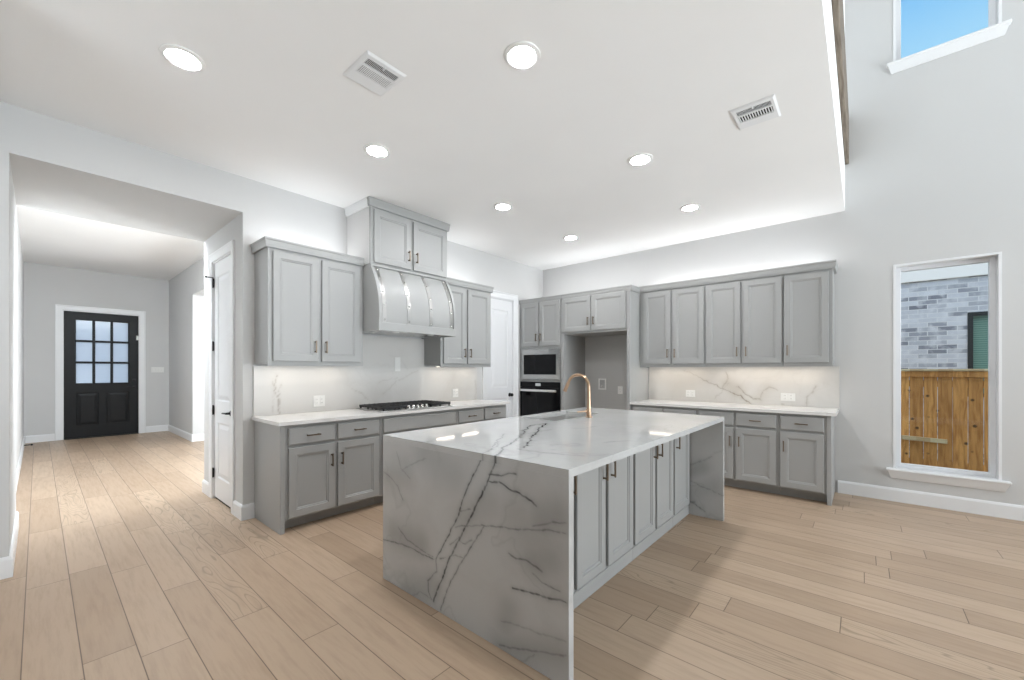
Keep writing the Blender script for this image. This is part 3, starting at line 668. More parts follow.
def drawer(P, u0, u1, w0, w1, v, parent, handle=True, name='drawer'):
    v += 0.006; t = 0.017; m = M()
    R = [(0, v), (0, v + t - 0.006), (0.004, v + t - 0.002), (0.010, v + t)]
    m.loft([ring(P, u0, u1, w0, w1, i, d) for i, d in R], True, True, True)
    o = m.build(name, GREY, parent)
    if handle: pull(P, (u0 + u1) / 2, (w0 + w1) / 2, v + t, o, False)
    return o
def crown(P, path, w0, w1, out, parent, mat_=None):
    """cornice swept with mitred corners along plan points (u, v); outward is to the left of travel in (u, v)"""
    H = w1 - w0
    prof = [(0, w0), (out * 0.62, w0), (out * 0.66, w0 + H * 0.12), (out * 0.78, w0 + H * 0.30), (out * 0.86, w0 + H * 0.72), (out, w0 + H * 0.80), (out, w1), (0, w1)]
    rings = []; n = len(path)
    for i in range(n):
        ns = []
        for a, b in ((i - 1, i), (i, i + 1)):
            if a >= 0 and b < n:
                d = Vector((path[b][0] - path[a][0], path[b][1] - path[a][1])).normalized(); ns.append(Vector((-d.y, d.x)))
        mit = ns[0] if len(ns) == 1 else (ns[0] + ns[1]) / (1 + ns[0].dot(ns[1]))
        rings.append([P(path[i][0] + mit.x * o, path[i][1] + mit.y * o, w) for o, w in prof])
    m = M().loft(rings, True, True, True); return m.build('crown_moulding', mat_ or GREY, parent)
def mid(P, u0, u1, d, w): p = P((u0 + u1) / 2, d / 2, w); return p

CT = 0.915; CTH = 0.03                      # worktop height and thickness
def base_cabinet(P, u0, u1, label, doors, drawers, D=0.60, group=None, endpanel=None):
    """doors: [(u0, u1, handle side)], drawers: [(u0, u1, w0, w1, handle)]"""
    r = thing('base_cabinet', mid(P, u0, u1, D, 0), label, 'cabinet', group)
    m = M(); boxP(m, P, u0 + 0.0015, u1 - 0.0015, 0.004, D, 0.10, CT - CTH - 0.001); m.build('carcass', GREY, r)
    m = M(); boxP(m, P, u0 + 0.0015, u1 - 0.0015, D - 0.115, D - 0.10, 0.002, 0.099); m.build('toe_kick', GREY, r)
    for a, b, h in doors: shaker(P, a, b, 0.118, 0.690, D, r, (h, 'top') if h else None)
    for a, b, c, d, h in drawers: drawer(P, a, b, c, d, D, r, h)
    if endpanel is not None:
        m = M(); a, b = endpanel
        boxP(m, P, a, b, 0.004, D + 0.012, 0.001, CT - CTH - 0.001, 0.002); m.build('end_panel', GREY, r)
    return r
def wall_cabinet(P, u0, u1, w0, w1, D, label, doors, crown_path=None, crown_w=None, group=None, dw=(0.04, 0.035), crown_out=0.03):
    r = thing('upper_cabinet', mid(P, u0, u1, D, w0), label, 'cabinet', group)
    m = M(); boxP(m, P, u0 + 0.0015, u1 - 0.0015, 0.004, D, w0 + 0.018, w1)
    # light rail under the box
    boxP(m, P, u0 + 0.0015, u1 - 0.0015, D - 0.02, D, w0, w0 + 0.018); m.build('carcass', GREY, r)
    for a, b, h in doors: shaker(P, a, b, w0 + dw[0], w1 - dw[1], D, r, (h, 'bottom') if h else None)
    if crown_path: crown(P, crown_path, crown_w[0], crown_w[1], crown_out, r)
    return r

# ---- left run, base units (viewed from the island)
UA, UB, UC, UD = 1.285, 2.178, 3.165, 4.035
base_cabinet(PL, UA, UB, 'grey two-door base cabinet nearest the closet, left end of the cooktop run', [(1.335, 1.72, 'R'), (1.748, 2.155, 'L')],
             [(1.335, 1.72, 0.715, 0.855, True), (1.748, 2.155, 0.715, 0.855, True)], endpanel=(UA - 0.012, UA + 0.022))
base_cabinet(PL, UB, UC, 'wide grey base cabinet with a plain front panel directly below the gas cooktop', [(2.205, 2.66, 'R'), (2.685, 3.14, 'L')], [(2.205, 3.14, 0.715, 0.855, False)])
base_cabinet(PL, UC, UD, 'grey base cabinet right of the cooktop, next to the pantry door', [(3.19, 3.585, 'R'), (3.62, 4.01, 'L')],
             [(3.19, 3.585, 0.715, 0.855, True), (3.62, 4.01, 0.715, 0.855, True)])
wt = thing('worktop', ((UA + UD) / 2, YW - 0.3, CT - CTH), 'white quartz worktop along the left wall holding the cooktop', 'worktop')
slab('worktop_slab', COUNTER, wt, lambda a, b: (a, b, CT), UA - 0.035, UD + 0.03, YW - 0.645, YW - 0.003, 0.05, CTH, veins=[(0.35, 0.008, [(1.5, 4.15), (1.62, 3.9), (1.66, 3.53)]), (0.3, 0.008, [(3.3, 3.55), (3.6, 3.9), (3.9, 4.15)])])
SPT = 0.02
bs = thing('backsplash', ((UA + UD) / 2, YW, CT), 'pale veined stone backsplash behind the cooktop on the left wall', 'backsplash')
slab('splash_slab', SPLASH, bs, lambda a, b: (a, YW - SPT, b), UA - 0.02, 2.152, CT, 1.372, 0.012, SPT - 0.002, veins=BACK_L, amp=0.004, seed=40)
slab('splash_slab', SPLASH, bs, lambda a, b: (a, YW - SPT, b), 2.1521, 3.148, CT, 1.718, 0.012, SPT - 0.002, veins=BACK_L, amp=0.004, seed=40)
slab('splash_slab', SPLASH, bs, lambda a, b: (a, YW - SPT, b), 3.1481, UD + 0.03, CT, 1.372, 0.012, SPT - 0.002, veins=BACK_L, amp=0.004, seed=40)

# ---- left run, wall units
UW0, UW1, CW0, CW1 = 1.372, 2.395, 2.385, 2.463
UDP = 0.33
wall_cabinet(PL, 1.275, 2.148, UW0, UW1, UDP, 'tall grey two-door wall cabinet left of the range hood', [(1.312, 1.695, 'R'), (1.728, 2.11, 'L')],
             [(1.275, 0.003), (1.275, UDP), (2.148, UDP)], (CW0, CW1))
wall_cabinet(PL, 3.152, 4.025, UW0, UW1, UDP, 'tall grey two-door wall cabinet between range hood and pantry door', [(3.188, 3.55, 'R'), (3.585, 3.99, 'L')],
             [(3.152, UDP), (4.025, UDP), (4.025, 0.003)], (CW0, CW1))
HD = 0.465
hc_ = wall_cabinet(PL, 2.152, 3.14, 2.395, 3.0, HD, 'short grey two-door cabinet above the range hood touching the ceiling', [(2.185, 2.618, 'R'), (2.655, 3.115, 'L')],
             [(2.152, HD - 0.02), (2.152, HD), (3.14, HD), (3.14, 0.003)], (2.965, 3.048), dw=(0.018, 0.06), crown_out=0.026)

m = M(); boxP(m, PL, 2.149, 2.153, 0.003, HD - 0.02, 2.396, 3.048); m.build('side_panel', WALL, hc_, label='white side panel')
crown(PL, [(2.149, 0.003), (2.149, HD - 0.021)], 2.965, 3.048, 0.026, hc_, TRIM)

# ---- range hood with a curved front
hood = thing('range_hood', (2.645, YW - 0.3, 1.72), 'curved grey range hood with four shiny metal straps above the cooktop', 'range hood')
H0, H1 = 2.152, 3.138
def hood_curve(n=22):
    ctl = [(0.620, 1.80), (0.627, 1.87), (0.618, 2.00), (0.596, 2.11), (0.557, 2.215), (0.508, 2.31), (0.462, 2.380)]
    out = []
    for i in range(n + 1):
        t = i / n * (len(ctl) - 1); k = min(int(t), len(ctl) - 2); f = t - k
        p = [Vector(ctl[max(0, min(len(ctl) - 1, k + d))]) for d in (-1, 0, 1, 2)]
        q = 0.5 * ((2 * p[1]) + (p[2] - p[0]) * f + (2 * p[0] - 5 * p[1] + 4 * p[2] - p[3]) * f * f + (-p[0] + 3 * p[1] - 3 * p[2] + p[3]) * f ** 3)
        out.append((q.x, q.y))
    return out
HC_ = hood_curve()
def off_curve(d):
    r = []
    for i, (v, w) in enumerate(HC_):
        a = HC_[max(0, i - 1)]; b = HC_[min(len(HC_) - 1, i + 1)]; t = Vector((b[0] - a[0], b[1] - a[1])).normalized(); r.append((v + t.y * d, w - t.x * d))
    return r
prof = [(0.004, 1.745), (0.60, 1.745), (0.612, 1.80)] + off_curve(-0.008)[1:] + [(0.455, 2.393), (0.004, 2.393)]
M().prism([PL(H0 + 0.002, v, w) for v, w in prof], (H1 - H0 - 0.004, 0, 0)).build('hood_body', GREY, hood, 30)
def strip(u0, u1, d0, d1, i0=0, i1=None, c=0.0):
    o = off_curve(d1)[i0:i1]; q = off_curve(d0)[i0:i1]
    m = M(); rings = [[PL(u0, a[0], a[1]), PL(u0, b[0], b[1]), PL(u1, b[0], b[1]), PL(u1, a[0], a[1])] for a, b in zip(q, o)]
    return m.loft(rings, True, True, True)
for a, b in ((H0, H0 + 0.034), (H1 - 0.034, H1)): strip(a, b, -0.012, 0.004).build('side_rail', GREY, hood, 30)
m = M(); boxP(m, PL, H0, H1, 0.60, 0.624, 1.72, 1.803, 0.003); boxP(m, PL, H0, H0 + 0.02, 0.004, 0.602, 1.72, 1.75); boxP(m, PL, H1 - 0.02, H1, 0.004, 0.602, 1.72, 1.75); m.build('lower_band', GREY, hood)
m = M(); boxP(m, PL, H0, H1, 0.40, 0.474, 2.374, 2.394, 0.004); m.build('top_rail', GREY, hood)
for k in range(4):
    uc = H0 + 0.062 + k * (H1 - H0 - 0.124) / 3
    s = strip(uc - 0.021, uc + 0.021, -0.009, -0.004).build('metal_strap', SATIN, hood, 30, label='polished metal strap')
    oc = off_curve(-0.004)
    for i in (2, 7, 11, 16, 20):
        v, w = oc[i]; a = oc[i - 1]; b = oc[i + 1]; t = Vector((b[0] - a[0], b[1] - a[1])).normalized(); nrm = PL(0, t.y, 0); nrm = (0, -t.y, -t.x)
        M().lathe(PL(uc, v, w), [(0, -0.001), (0.009, -0.001), (0.008, 0.003), (0.004, 0.005), (0, 0.0055)], nrm, 12).build('rivet', CHROME, s, 40)
m = M(); boxP(m, PL, H0 + 0.06, H1 - 0.06, 0.08, 0.56, 1.728, 1.748, 0.004); ins = m.build('extractor_insert', STEEL, hood)
for uu in (2.42, 2.87): M().lathe((uu, YW - 0.50, 1.727), [(0, 0.002), (0.038, 0.002), (0.038, -0.004), (0.030, -0.008), (0, -0.010)], (0, 0, 1), 20).build('hood_lamp', PLASTIC, ins, 40)

# ---- right run, wall units: two pairs of doors, then a single door
ER = 0.228
rw = [((1.465, 2.295), [(1.88, 2.245, 'L'), (1.475 + 0.0, 1.852, 'R')]), ((0.655, 1.465), [(1.075, 1.448, 'L'), (0.672, 1.046, 'R')]), ((ER, 0.655), [(0.262, 0.648, 'R')])]
# u runs with y, so the image's right-hand side of a door is its low-u side
rl = ['grey two-door wall cabinet beside the fridge recess, first of the right-wall row', 'grey two-door wall cabinet in the middle of the right-wall row', 'grey single-door wall cabinet at the window end of the right-wall row']
for (span, ds), lb in zip(rw, rl):
    last = span[0] == ER
    path = [(span[1], UDP), (span[0], UDP)] if not last else [(span[1], UDP), (span[0], UDP), (span[0], 0.003)]
    # travel direction chosen so the cornice points out of the wall
    wall_cabinet(PR, span[0], span[1], UW0, UW1, UDP, lb, [(a, b, h) for a, b, h in ds], path[::-1], (CW0, CW1))
rb = [((1.465, 2.295), [(1.885, 2.262, 'L'), (1.492, 1.86, 'R')]), ((0.66, 1.465), [(1.09, 1.448, 'L'), (0.685, 1.062, 'R')]), ((0.262, 0.66), [(0.285, 0.648, 'R')])]
rl = ['grey two-door base cabinet beside the fridge recess, mostly behind the island', 'grey two-door base cabinet in the middle of the right-wall worktop run', 'grey single-door base cabinet at the window end of the right-wall worktop run']
for (span, ds), lb in zip(rb, rl):
    base_cabinet(PR, span[0], span[1], lb, ds, [(a, b, 0.715, 0.855, True) for a, b, h in ds], endpanel=(0.226, 0.262) if span[0] == 0.262 else None)
wt = thing('worktop', (XW - 0.3, 1.25, CT - CTH), 'white quartz worktop along the right wall between fridge recess and window', 'worktop')
slab('worktop_slab', COUNTER, wt, lambda a, b: (b, a, CT), 0.19, 2.297, XW - 0.645, XW - 0.003, 0.05, CTH, grow=(0, 0, -1), veins=[(0.35, 0.008, [(0.5, 5.1), (0.9, 5.3), (1.2, 5.6)])])
bs = thing('backsplash', (XW, 1.25, CT), 'beige veined stone backsplash under the right-wall cabinets', 'backsplash')
slab('splash_slab', SPLASH, bs, lambda a, b: (XW - SPT, a, b), 0.185, 2.297, CT, 1.372, 0.008, SPT - 0.002, grow=(1, 0, 0), veins=BACK_R, clouds=[(0.55, 0.10, [(1.28, 1.15), (1.18, 1.08)]), (0.3, 0.08, [(0.93, 1.02), (0.86, 1.12)]), (0.3, 0.2, [(1.9, 1.1), (1.6, 1.2)])], amp=0.005, seed=11)

# ---- oven tower and the cabinet bridging the fridge recess
TD = 0.62; TY0, TY1 = 3.375, 4.168
tw = thing('oven_tower', mid(PR, TY0, TY1, TD, 0), 'tall grey cabinet tower holding microwave and wall oven in the corner', 'cabinet')
m = M()
boxP(m, PR, TY1 - 0.02, TY1, 0.004, TD, 0.0, UW1); boxP(m, PR, TY0, TY0 + 0.02, 0.004, TD, 0.0, UW1)
boxP(m, PR, TY0 + 0.02, TY1 - 0.02, 0.004, 0.02, 0.1, UW1); boxP(m, PR, TY0 + 0.02, TY1 - 0.02, 0.02, TD, 1.655, UW1)
boxP(m, PR, TY0 + 0.02, TY1 - 0.02, 0.02, TD, 1.150, 1.182); boxP(m, PR, TY0 + 0.02, TY1 - 0.02, 0.02, TD, 0.10, 0.395)
m.build('carcass', GREY, tw)
m = M(); boxP(m, PR, TY0 + 0.02, TY1 - 0.02, TD - 0.09, TD - 0.075, 0.0, 0.10); m.build('toe_kick', GREY, tw)
shaker(PR, 3.795, 4.150, 1.700, 2.375, TD, tw, ('L', 'bottom')); shaker(PR, 3.400, 3.770, 1.700, 2.375, TD, tw, ('R', 'bottom'))
drawer(PR, 3.400, 4.150, 0.125, 0.375, TD, tw)
crown(PR, [(TY0, TD), (TY1, TD)], CW0 - 0.01, CW1 - 0.02, 0.032, tw)
mwv = thing('microwave', mid(PR, TY0, TY1, TD, 1.184), 'built-in microwave with wide stainless frame above the black oven', 'microwave')
A, B, c0, c1 = 3.392, 4.150, 1.185, 1.652; v0 = TD
m = M(); gu0, gu1, gw0, gw1 = 3.475, 4.075, 1.272, 1.560
for q in ((A, B, c0, gw0 - 0.01), (A, B, gw1 + 0.01, c1), (A, gu0 - 0.01, gw0 - 0.01, gw1 + 0.01), (gu1 + 0.01, B, gw0 - 0.01, gw1 + 0.01)): boxP(m, PR, q[0], q[1], v0 - 0.004, v0 + 0.022, q[2], q[3], 0.003)
m.build('trim_frame', STEEL, mwv)
m = M(); boxP(m, PR, gu0 - 0.012, gu1 + 0.012, v0 - 0.30, v0 + 0.014, gw0 - 0.012, gw1 + 0.012, 0.002); m.build('door_glass', BGLASS, mwv, label='black glass microwave door')
ov = thing('built_in_oven', mid(PR, TY0, TY1, TD, 0.40), 'black glass wall oven with bright steel bar handle below the microwave', 'oven')
m = M(); boxP(m, PR, 3.397, 4.146, v0 - 0.5, v0 + 0.006, 0.398, 1.147, 0.002); m.build('oven_body', BGLASS, ov)
m = M(); boxP(m, PR, A + 0.003, B - 0.003, v0 + 0.006, v0 + 0.028, 0.405, 1.062, 0.004); dr = m.build('oven_door', BGLASS, ov)
m = M(); boxP(m, PR, A + 0.003, B - 0.003, v0 + 0.006, v0 + 0.024, 1.068, 1.145, 0.003); cp = m.build('control_panel', BGLASS, ov)
m = M(); boxP(m, PR, 3.745, 3.845, v0 + 0.0235, v0 + 0.0255, 1.085, 1.128); m.build('display', DISPLAY, cp, label='small lit oven display')
m = M(); boxP(m, PR, A + 0.03, B - 0.03, v0 + 0.062, v0 + 0.086, 1.000, 1.034, 0.005)
for uu in (A + 0.06, B - 0.06): boxP(m, PR, uu - 0.012, uu + 0.012, v0 + 0.026, v0 + 0.064, 1.005, 1.029)
m.build('oven_handle', CHROME, dr, label='bright steel bar handle')
fs_ = thing('fridge_surround', mid(PR, 2.30, TY0, TD, 0), 'grey two-door cabinet over the empty fridge recess with full-height side panel', 'cabinet')
m = M(); boxP(m, PR, 2.345, 3.373, 0.004, TD, 1.855, UW1); m.build('carcass', GREY, fs_)
m = M(); boxP(m, PR, 2.300, 2.345, 0.004, TD + 0.012, 0.0, UW1, 0.002); m.build('side_panel', GREY, fs_)
m = M(); boxP(m, PR, 3.332, 3.373, 0.004, TD + 0.012, 0.0, 1.855, 0.002); m.build('side_panel', GREY, fs_)
m = M(); boxP(m, PR, 2.345, 3.332, 0.004, 0.016, 0.0, 1.855); bp_ = m.build('back_panel', RECESS, fs_)
shaker(PR, 2.885, 3.355, 1.885, 2.375, TD, fs_, ('L', 'bottom')); shaker(PR, 2.362, 2.862, 1.885, 2.375, TD, fs_, ('R', 'bottom'))
crown(PR, [(2.300, UDP + 0.05), (2.300, TD), (3.373, TD)], CW0 - 0.01, CW1 - 0.02, 0.032, fs_)

# ------------------------------------------------------------------ island
IX0, IX1, IY0, IY1, IZ = 1.441, 3.966, 0.926, 2.328, 0.92
IT = 0.036; YI = 1.225
PI_ = lambda u, v, w: (u, YI - v, w)         # island fronts, facing the tall room
SK = (2.74, 3.46, 1.885, 2.255)              # sink cut-out
isl = thing('island_worktop', ((IX0 + IX1) / 2, (IY0 + IY1) / 2, 0), 'white veined stone island top with waterfall ends down to the floor', 'island worktop')
slab('top_slab', STONE, isl, lambda a, b: (a, b, IZ), IX0, IX1, IY0, IY1, 0.007, IT, veins=TOP + FRONT_TOP, clouds=[(0.3, 0.2, [(2.6, 1.2), (3.4, 1.4)]), (0.25, 0.2, [(1.7, 2.0), (2.2, 2.2)])], amp=0.004, seed=3, hole=SK, grow=(0, 0, -1))
slab('waterfall_panel', STONE, isl, lambda a, b: (IX0, a, b), IY0, IY1, 0.002, IZ - IT - 0.0005, 0.0045, IT, veins=FRONT, clouds=[(min(0.75, a * 1.7), b, c) for a, b, c in FRONT_CLOUD], amp=0.0017, seed=21, grow=(1, 0, 0))
slab('waterfall_panel', STONE, isl, lambda a, b: (IX1 - IT, a, b), IY0, IY1, 0.002, IZ - IT - 0.0005, 0.009, IT, veins=[(a * 0.6, b, c) for a, b, c in FAR], clouds=[(0.5, 0.08, [(1.2, 0.4), (1.1, 0.45)]), (0.35, 0.1, [(1.2, 0.2), (1.0, 0.3)])], amp=0.004, seed=31, grow=(1, 0, 0))
WT_ = IZ - IT - 0.001
units = [(1.482, 1.940, [(1.515, 1.925, 'R')], 'single-door island cabinet directly behind the near waterfall end'),
         (1.940, 2.708, [(1.958, 2.290, 'R'), (2.328, 2.690, 'L')], 'grey two-door island cabinet, nearest pair to the camera'),
         (2.708, 3.502, [(2.726, 3.088, 'R'), (3.124, 3.484, 'L')], 'grey two-door island cabinet in the middle of the island side'),
         (3.502, IX1 - IT - 0.003, [(3.520, 3.905, 'L')], 'grey single-door island cabinet against the far waterfall end')]
for u0, u1, ds, lb in units:
    r = thing('island_cabinet', ((u0 + u1) / 2, 1.75, 0), lb, 'cabinet')
    m = M().box(u0 + 0.0015, u1 - 0.0015, YI, 1.79, 0.001, WT_)
    m.build('carcass', GREY, r)
    M().box(u0 + 0.0015, u1 - 0.0015, 1.79, 2.24, 0.10, 0.62).build('back_box', GREY, r)
    m = M().box(u0 + 0.0015, u1 - 0.0015, 2.262, 2.285, 0.001, WT_, 0.002); m.build('back_panel', GREY, r)
    m = M(); boxP(m, PI_, u0 + 0.0005, u1 - 0.0005, -0.001, 0.010, 0.001, 0.088, 0.003); m.build('plinth', GREY, r)
    for a, b, h in ds: shaker(PI_, a, b, 0.105, 0.862, 0.0, r, (h, 'top'), fr=0.055)

# sink bowl hung under the cut-out
sk = thing('kitchen_sink', ((SK[0] + SK[1]) / 2, (SK[2] + SK[3]) / 2, 0.66), 'undermount stainless sink set into the island top in front of the faucet', 'sink')
def rr(i, z, rad=0.03, n=5):
    x0, x1, y0, y1 = SK[0] + i, SK[1] - i, SK[2] + i, SK[3] - i; pts = []
    for cx, cy, a0 in ((x1 - rad, y1 - rad, 0), (x0 + rad, y1 - rad, 90), (x0 + rad, y0 + rad, 180), (x1 - rad, y0 + rad, 270)):
        for k in range(n + 1):
            a = math.radians(a0 + 90 * k / n); pts.append((cx + rad * math.cos(a), cy + rad * math.sin(a), z))
    return pts
zt = IZ - IT - 0.0005
m = M(); m.loft([rr(-0.012, zt - 0.003), rr(-0.012, zt), rr(0.001, zt), rr(0.004, 0.70), rr(0.012, 0.682), rr(0.03, 0.675), rr(0.16, 0.672)], True, False, True)
m.build('bowl', BRUSHED, sk, 50)
M().lathe((3.1, 2.07, 0.672), [(0, 0.004), (0.02, 0.004), (0.04, 0.003), (0.045, 0.0005), (0, 0.0005)]).build('drain', CHROME, sk, 40)

# gooseneck faucet
FX, FY = 3.145, 1.815
fc = thing('kitchen_faucet', (FX, FY, IZ), 'gold gooseneck faucet with pull-down spout on the island', 'faucet')
m = M().lathe((FX, FY, IZ), [(0, 0.0003), (0.032, 0.0003), (0.032, 0.006), (0.026, 0.010), (0, 0.010)]); m.build('base_flange', GOLD, fc, 40)
m = M(); zc = 1.182; R_ = 0.109
path = [(FX, FY, IZ + 0.008), (FX, FY, IZ + 0.05), (FX, FY, IZ + 0.10), (FX, FY, IZ + 0.19), (FX, FY, zc)]
rad = [0.022, 0.021, 0.018, 0.0145, 0.0135]
for k in range(1, 15):
    a = math.radians(180 - k * 11.4); path.append((FX, FY + R_ + R_ * math.cos(a), zc + R_ * math.sin(a))); rad.append(0.0135)
m.tube(path, rad, 16); m.build('neck', GOLD, fc, 50)
p0 = Vector(path[-1]); d = (Vector(path[-1]) - Vector(path[-2])).normalized()
m = M().tube([p0 - d * 0.002, p0 + d * 0.008, p0 + d * 0.05, p0 + d * 0.088, p0 + d * 0.09], [0.0145, 0.0165, 0.0165, 0.018, 0.014], 16); m.build('spray_head', GOLD, fc, 40)
m = M().tube([(FX, FY, IZ + 0.055), (FX - 0.034, FY + 0.004, IZ + 0.055)], 0.017, 14).tube([(FX - 0.03, FY + 0.004, IZ + 0.055), (FX - 0.06, FY + 0.02, IZ + 0.054), (FX - 0.11, FY + 0.05, IZ + 0.051)], [0.008, 0.0065, 0.0055], 10)
m.build('lever_handle', GOLD, fc, 40)

# ------------------------------------------------------------------ gas cooktop
KX0, KX1, KY0, KY1 = 2.205, 3.125, 3.575, 4.085; KZ = CT
ck = thing('gas_cooktop', ((KX0 + KX1) / 2, (KY0 + KY1) / 2, KZ), 'stainless gas cooktop with black cast-iron grates under the hood', 'cooktop')
m = M().box(KX0, KX1, KY0, KY1, KZ + 0.0005, KZ + 0.012, 0.004); m.build('cooktop_tray', STEEL, ck)
def grate(x0, x1, y0, y1):
    m = M(); zb, ztp = KZ + 0.012, KZ + 0.050; b = 0.006
    for y in (y0 + b, y1 - b): m.box(x0, x1, y - b, y + b, ztp - 0.024, ztp, 0.002)
    for x in (x0 + b, x1 - b): m.box(x - b, x + b, y0, y1, ztp - 0.0235, ztp - 0.0005, 0.002)
    n = 5
    for k in range(1, n): 
        x = x0 + (x1 - x0) * k / n; m.box(x - 0.0045, x + 0.0045, y0, y1, ztp - 0.011, ztp + 0.002, 0.0015)
    for k in (1, 2, 3):
        y = y0 + (y1 - y0) * k / 4; m.box(x0, x1, y - 0.0045, y + 0.0045, ztp - 0.0115, ztp + 0.0015, 0.0015)
    for x in (x0 + 0.012, (x0 + x1) / 2, x1 - 0.012):
        for y in (y0 + 0.012, y0 * .66 + y1 * .34, y0 * .34 + y1 * .66, y1 - 0.012): m.box(x - 0.008, x + 0.008, y - 0.008, y + 0.008, zb + 0.0003, ztp - 0.005, 0.002)
    return m
gy0, gy1 = KY0 + 0.025, KY1 - 0.025; t3 = (KX1 - KX0 - 0.04) / 3
for k in range(3):
    x0 = KX0 + 0.02 + k * t3 + 0.003; yy = KY0 + 0.105 if k == 1 else gy0
    grate(x0, x0 + t3 - 0.006, yy, gy1).build('grate', IRON, ck)
for bx, by, br in ((KX0 + 0.17, KY0 + 0.15, 0.04), (KX0 + 0.17, KY1 - 0.14, 0.046), (KX1 - 0.17, KY0 + 0.15, 0.046), (KX1 - 0.17, KY1 - 0.14, 0.04), ((KX0 + KX1) / 2, KY1 - 0.20, 0.062)):
    M().lathe((bx, by, KZ + 0.012), [(0, 0.0002), (br, 0.0002), (br * 0.95, 0.012), (br * 0.8, 0.014), (br * 0.8, 0.022), (br * 0.7, 0.025), (0, 0.026)]).build('burner', IRON, ck, 40)
for k in range(5):
    kx = (KX0 + KX1) / 2 + (k - 2) * 0.058
    M().lathe((kx, KY0 + 0.052, KZ + 0.012), [(0, 0.0002), (0.022, 0.0002), (0.022, 0.006), (0.017, 0.009), (0.0155, 0.030), (0.012, 0.034), (0, 0.034)]).build('knob', CHROME, ck, 40, label='round steel control knob')

# ------------------------------------------------------------------ recessed ceiling lights
can_spots = [((0.519, 2.83), 'round recessed ceiling light near the foyer opening, leftmost of all'),
             ((1.72, 1.406), 'round recessed ceiling light nearest the camera, above the near end of the island'),
             ((1.726, 2.875), 'round recessed ceiling light in front of the left wall cabinet beside the hood'),
             ((3.197, 1.372), 'round recessed ceiling light over the middle of the island, left of the striped vent'),
             ((3.181, 2.858), 'round recessed ceiling light in front of the hood cabinet, toward the pantry door'),
             ((4.488, 1.378), 'round recessed ceiling light nearest the right-wall cabinets and window'),
             ((4.501, 2.86), 'round recessed ceiling light farthest back, by the oven tower corner')]
can = None
for (x, y), lb in can_spots:
    if can is None:
        can = thing('recessed_light', (x, y, ZC), lb, 'ceiling light', 'recessed lights in the kitchen ceiling')
        mm = M(); seg = 40; pr = [(0.0705, -0.0065), (0.080, -0.0115), (0.098, -0.006), (0.101, -0.0006), (0.0705, -0.0006), (0.0705, -0.0065)]
        mm.loft([[(x + r * math.cos(2 * math.pi * k / seg), y + r * math.sin(2 * math.pi * k / seg), ZC + h) for k in range(seg)] for r, h in pr])
        mm.build('trim_ring', PLASTIC, can, 40)
        M().lathe((x, y, ZC), [(0, -0.0008), (LENS_R, -0.0008), (LENS_R, -0.006), (0, -0.0062)], (0, 0, 1), 40).build('lens', LENS, can, label='glowing white lens')
    else: copy_thing(can, (x, y, ZC), lb)

# ------------------------------------------------------------------ ceiling vents
def vent(x0, x1, y0, y1, label, rows_along_x, fills, counts):
    """register plate: two banks of louvres near one side, plain plate beyond them. s runs along a bank, t across the banks"""
    r = thing('ceiling_vent', ((x0 + x1) / 2, (y0 + y1) / 2, ZC), label, 'vent')
    def Q(s, t, d):
        return (x0 + (x1 - x0) * s, y0 + (y1 - y0) * t, ZC - d) if rows_along_x else (x0 + (x1 - x0) * t, y0 + (y1 - y0) * s, ZC - d)
    S0, S1, T0, T1, T2, T3 = 0.11, 0.89, 0.14, 0.34, 0.39, 0.66
    m = M()
    o = [(0, 0), (1, 0), (1, 1), (0, 1)]; e_ = [(.045, .045), (.955, .045), (.955, .955), (.045, .955)]
    m.loft([[Q(*q, 0.0008) for q in o], [Q(*q, 0.003) for q in o], [Q(*q, 0.010) for q in e_]])
    ss = [.045, S0, S1, .955]; ts = [.045, T0, T1, T2, T3, .955]
    for a in range(3):
        for b in range(5):
            if a == 1 and b in (1, 3): continue
            m.add([Q(ss[a], ts[b], 0.010), Q(ss[a + 1], ts[b], 0.010), Q(ss[a + 1], ts[b + 1], 0.010), Q(ss[a], ts[b + 1], 0.010)], [(0, 1, 2, 3)])
    for ta, tb in ((T0, T1), (T2, T3)):
        q = [(S0, ta), (S1, ta), (S1, tb), (S0, tb)]; m.loft([[Q(*p, 0.010) for p in q], [Q(*p, 0.0015) for p in q]])
    m.build('vent_frame', TRIM, r)
    m = M(); a = Q(S0 - .01, T0 - .01, 0.0010); b = Q(S1 + .01, T3 + .01, 0.0018); m.box(a[0], b[0], a[1], b[1], a[2], b[2]); m.build('vent_shade_sheet', DARK, r)  # dark sheet in place of the unlit depth behind the louvres
    for (ta, tb), fill, n in zip(((T0, T1), (T2, T3)), fills, counts):
        m = M()
        for k in range(n):
            s = S0 + (S1 - S0) * (k + 0.5) / n; h = (S1 - S0) / n * fill / 2
            a = Q(s - h, ta, 0.0075); b = Q(s + h, tb, 0.0095); m.box(a[0], b[0], a[1], b[1], a[2], b[2])
        m.build('louvre_bank', TRIM, r)
    m = M(); a = Q(0.49, T0 - 0.05, 0.0098); b = Q(0.515, T0 + 0.05, 0.017); m.box(a[0], b[0], a[1], b[1], a[2], b[2], 0.001); m.build('damper_lever', TRIM, r)
vent(1.150, 1.400, 2.010, 2.282, 'square white ceiling vent with fine louvres, left of the two vents', True, (0.30, 0.66), (24, 20))
vent(2.980, 3.262, 0.412, 0.665, 'white ceiling vent with bold black slots near the tall room', False, (0.30, 0.42), (30, 13))

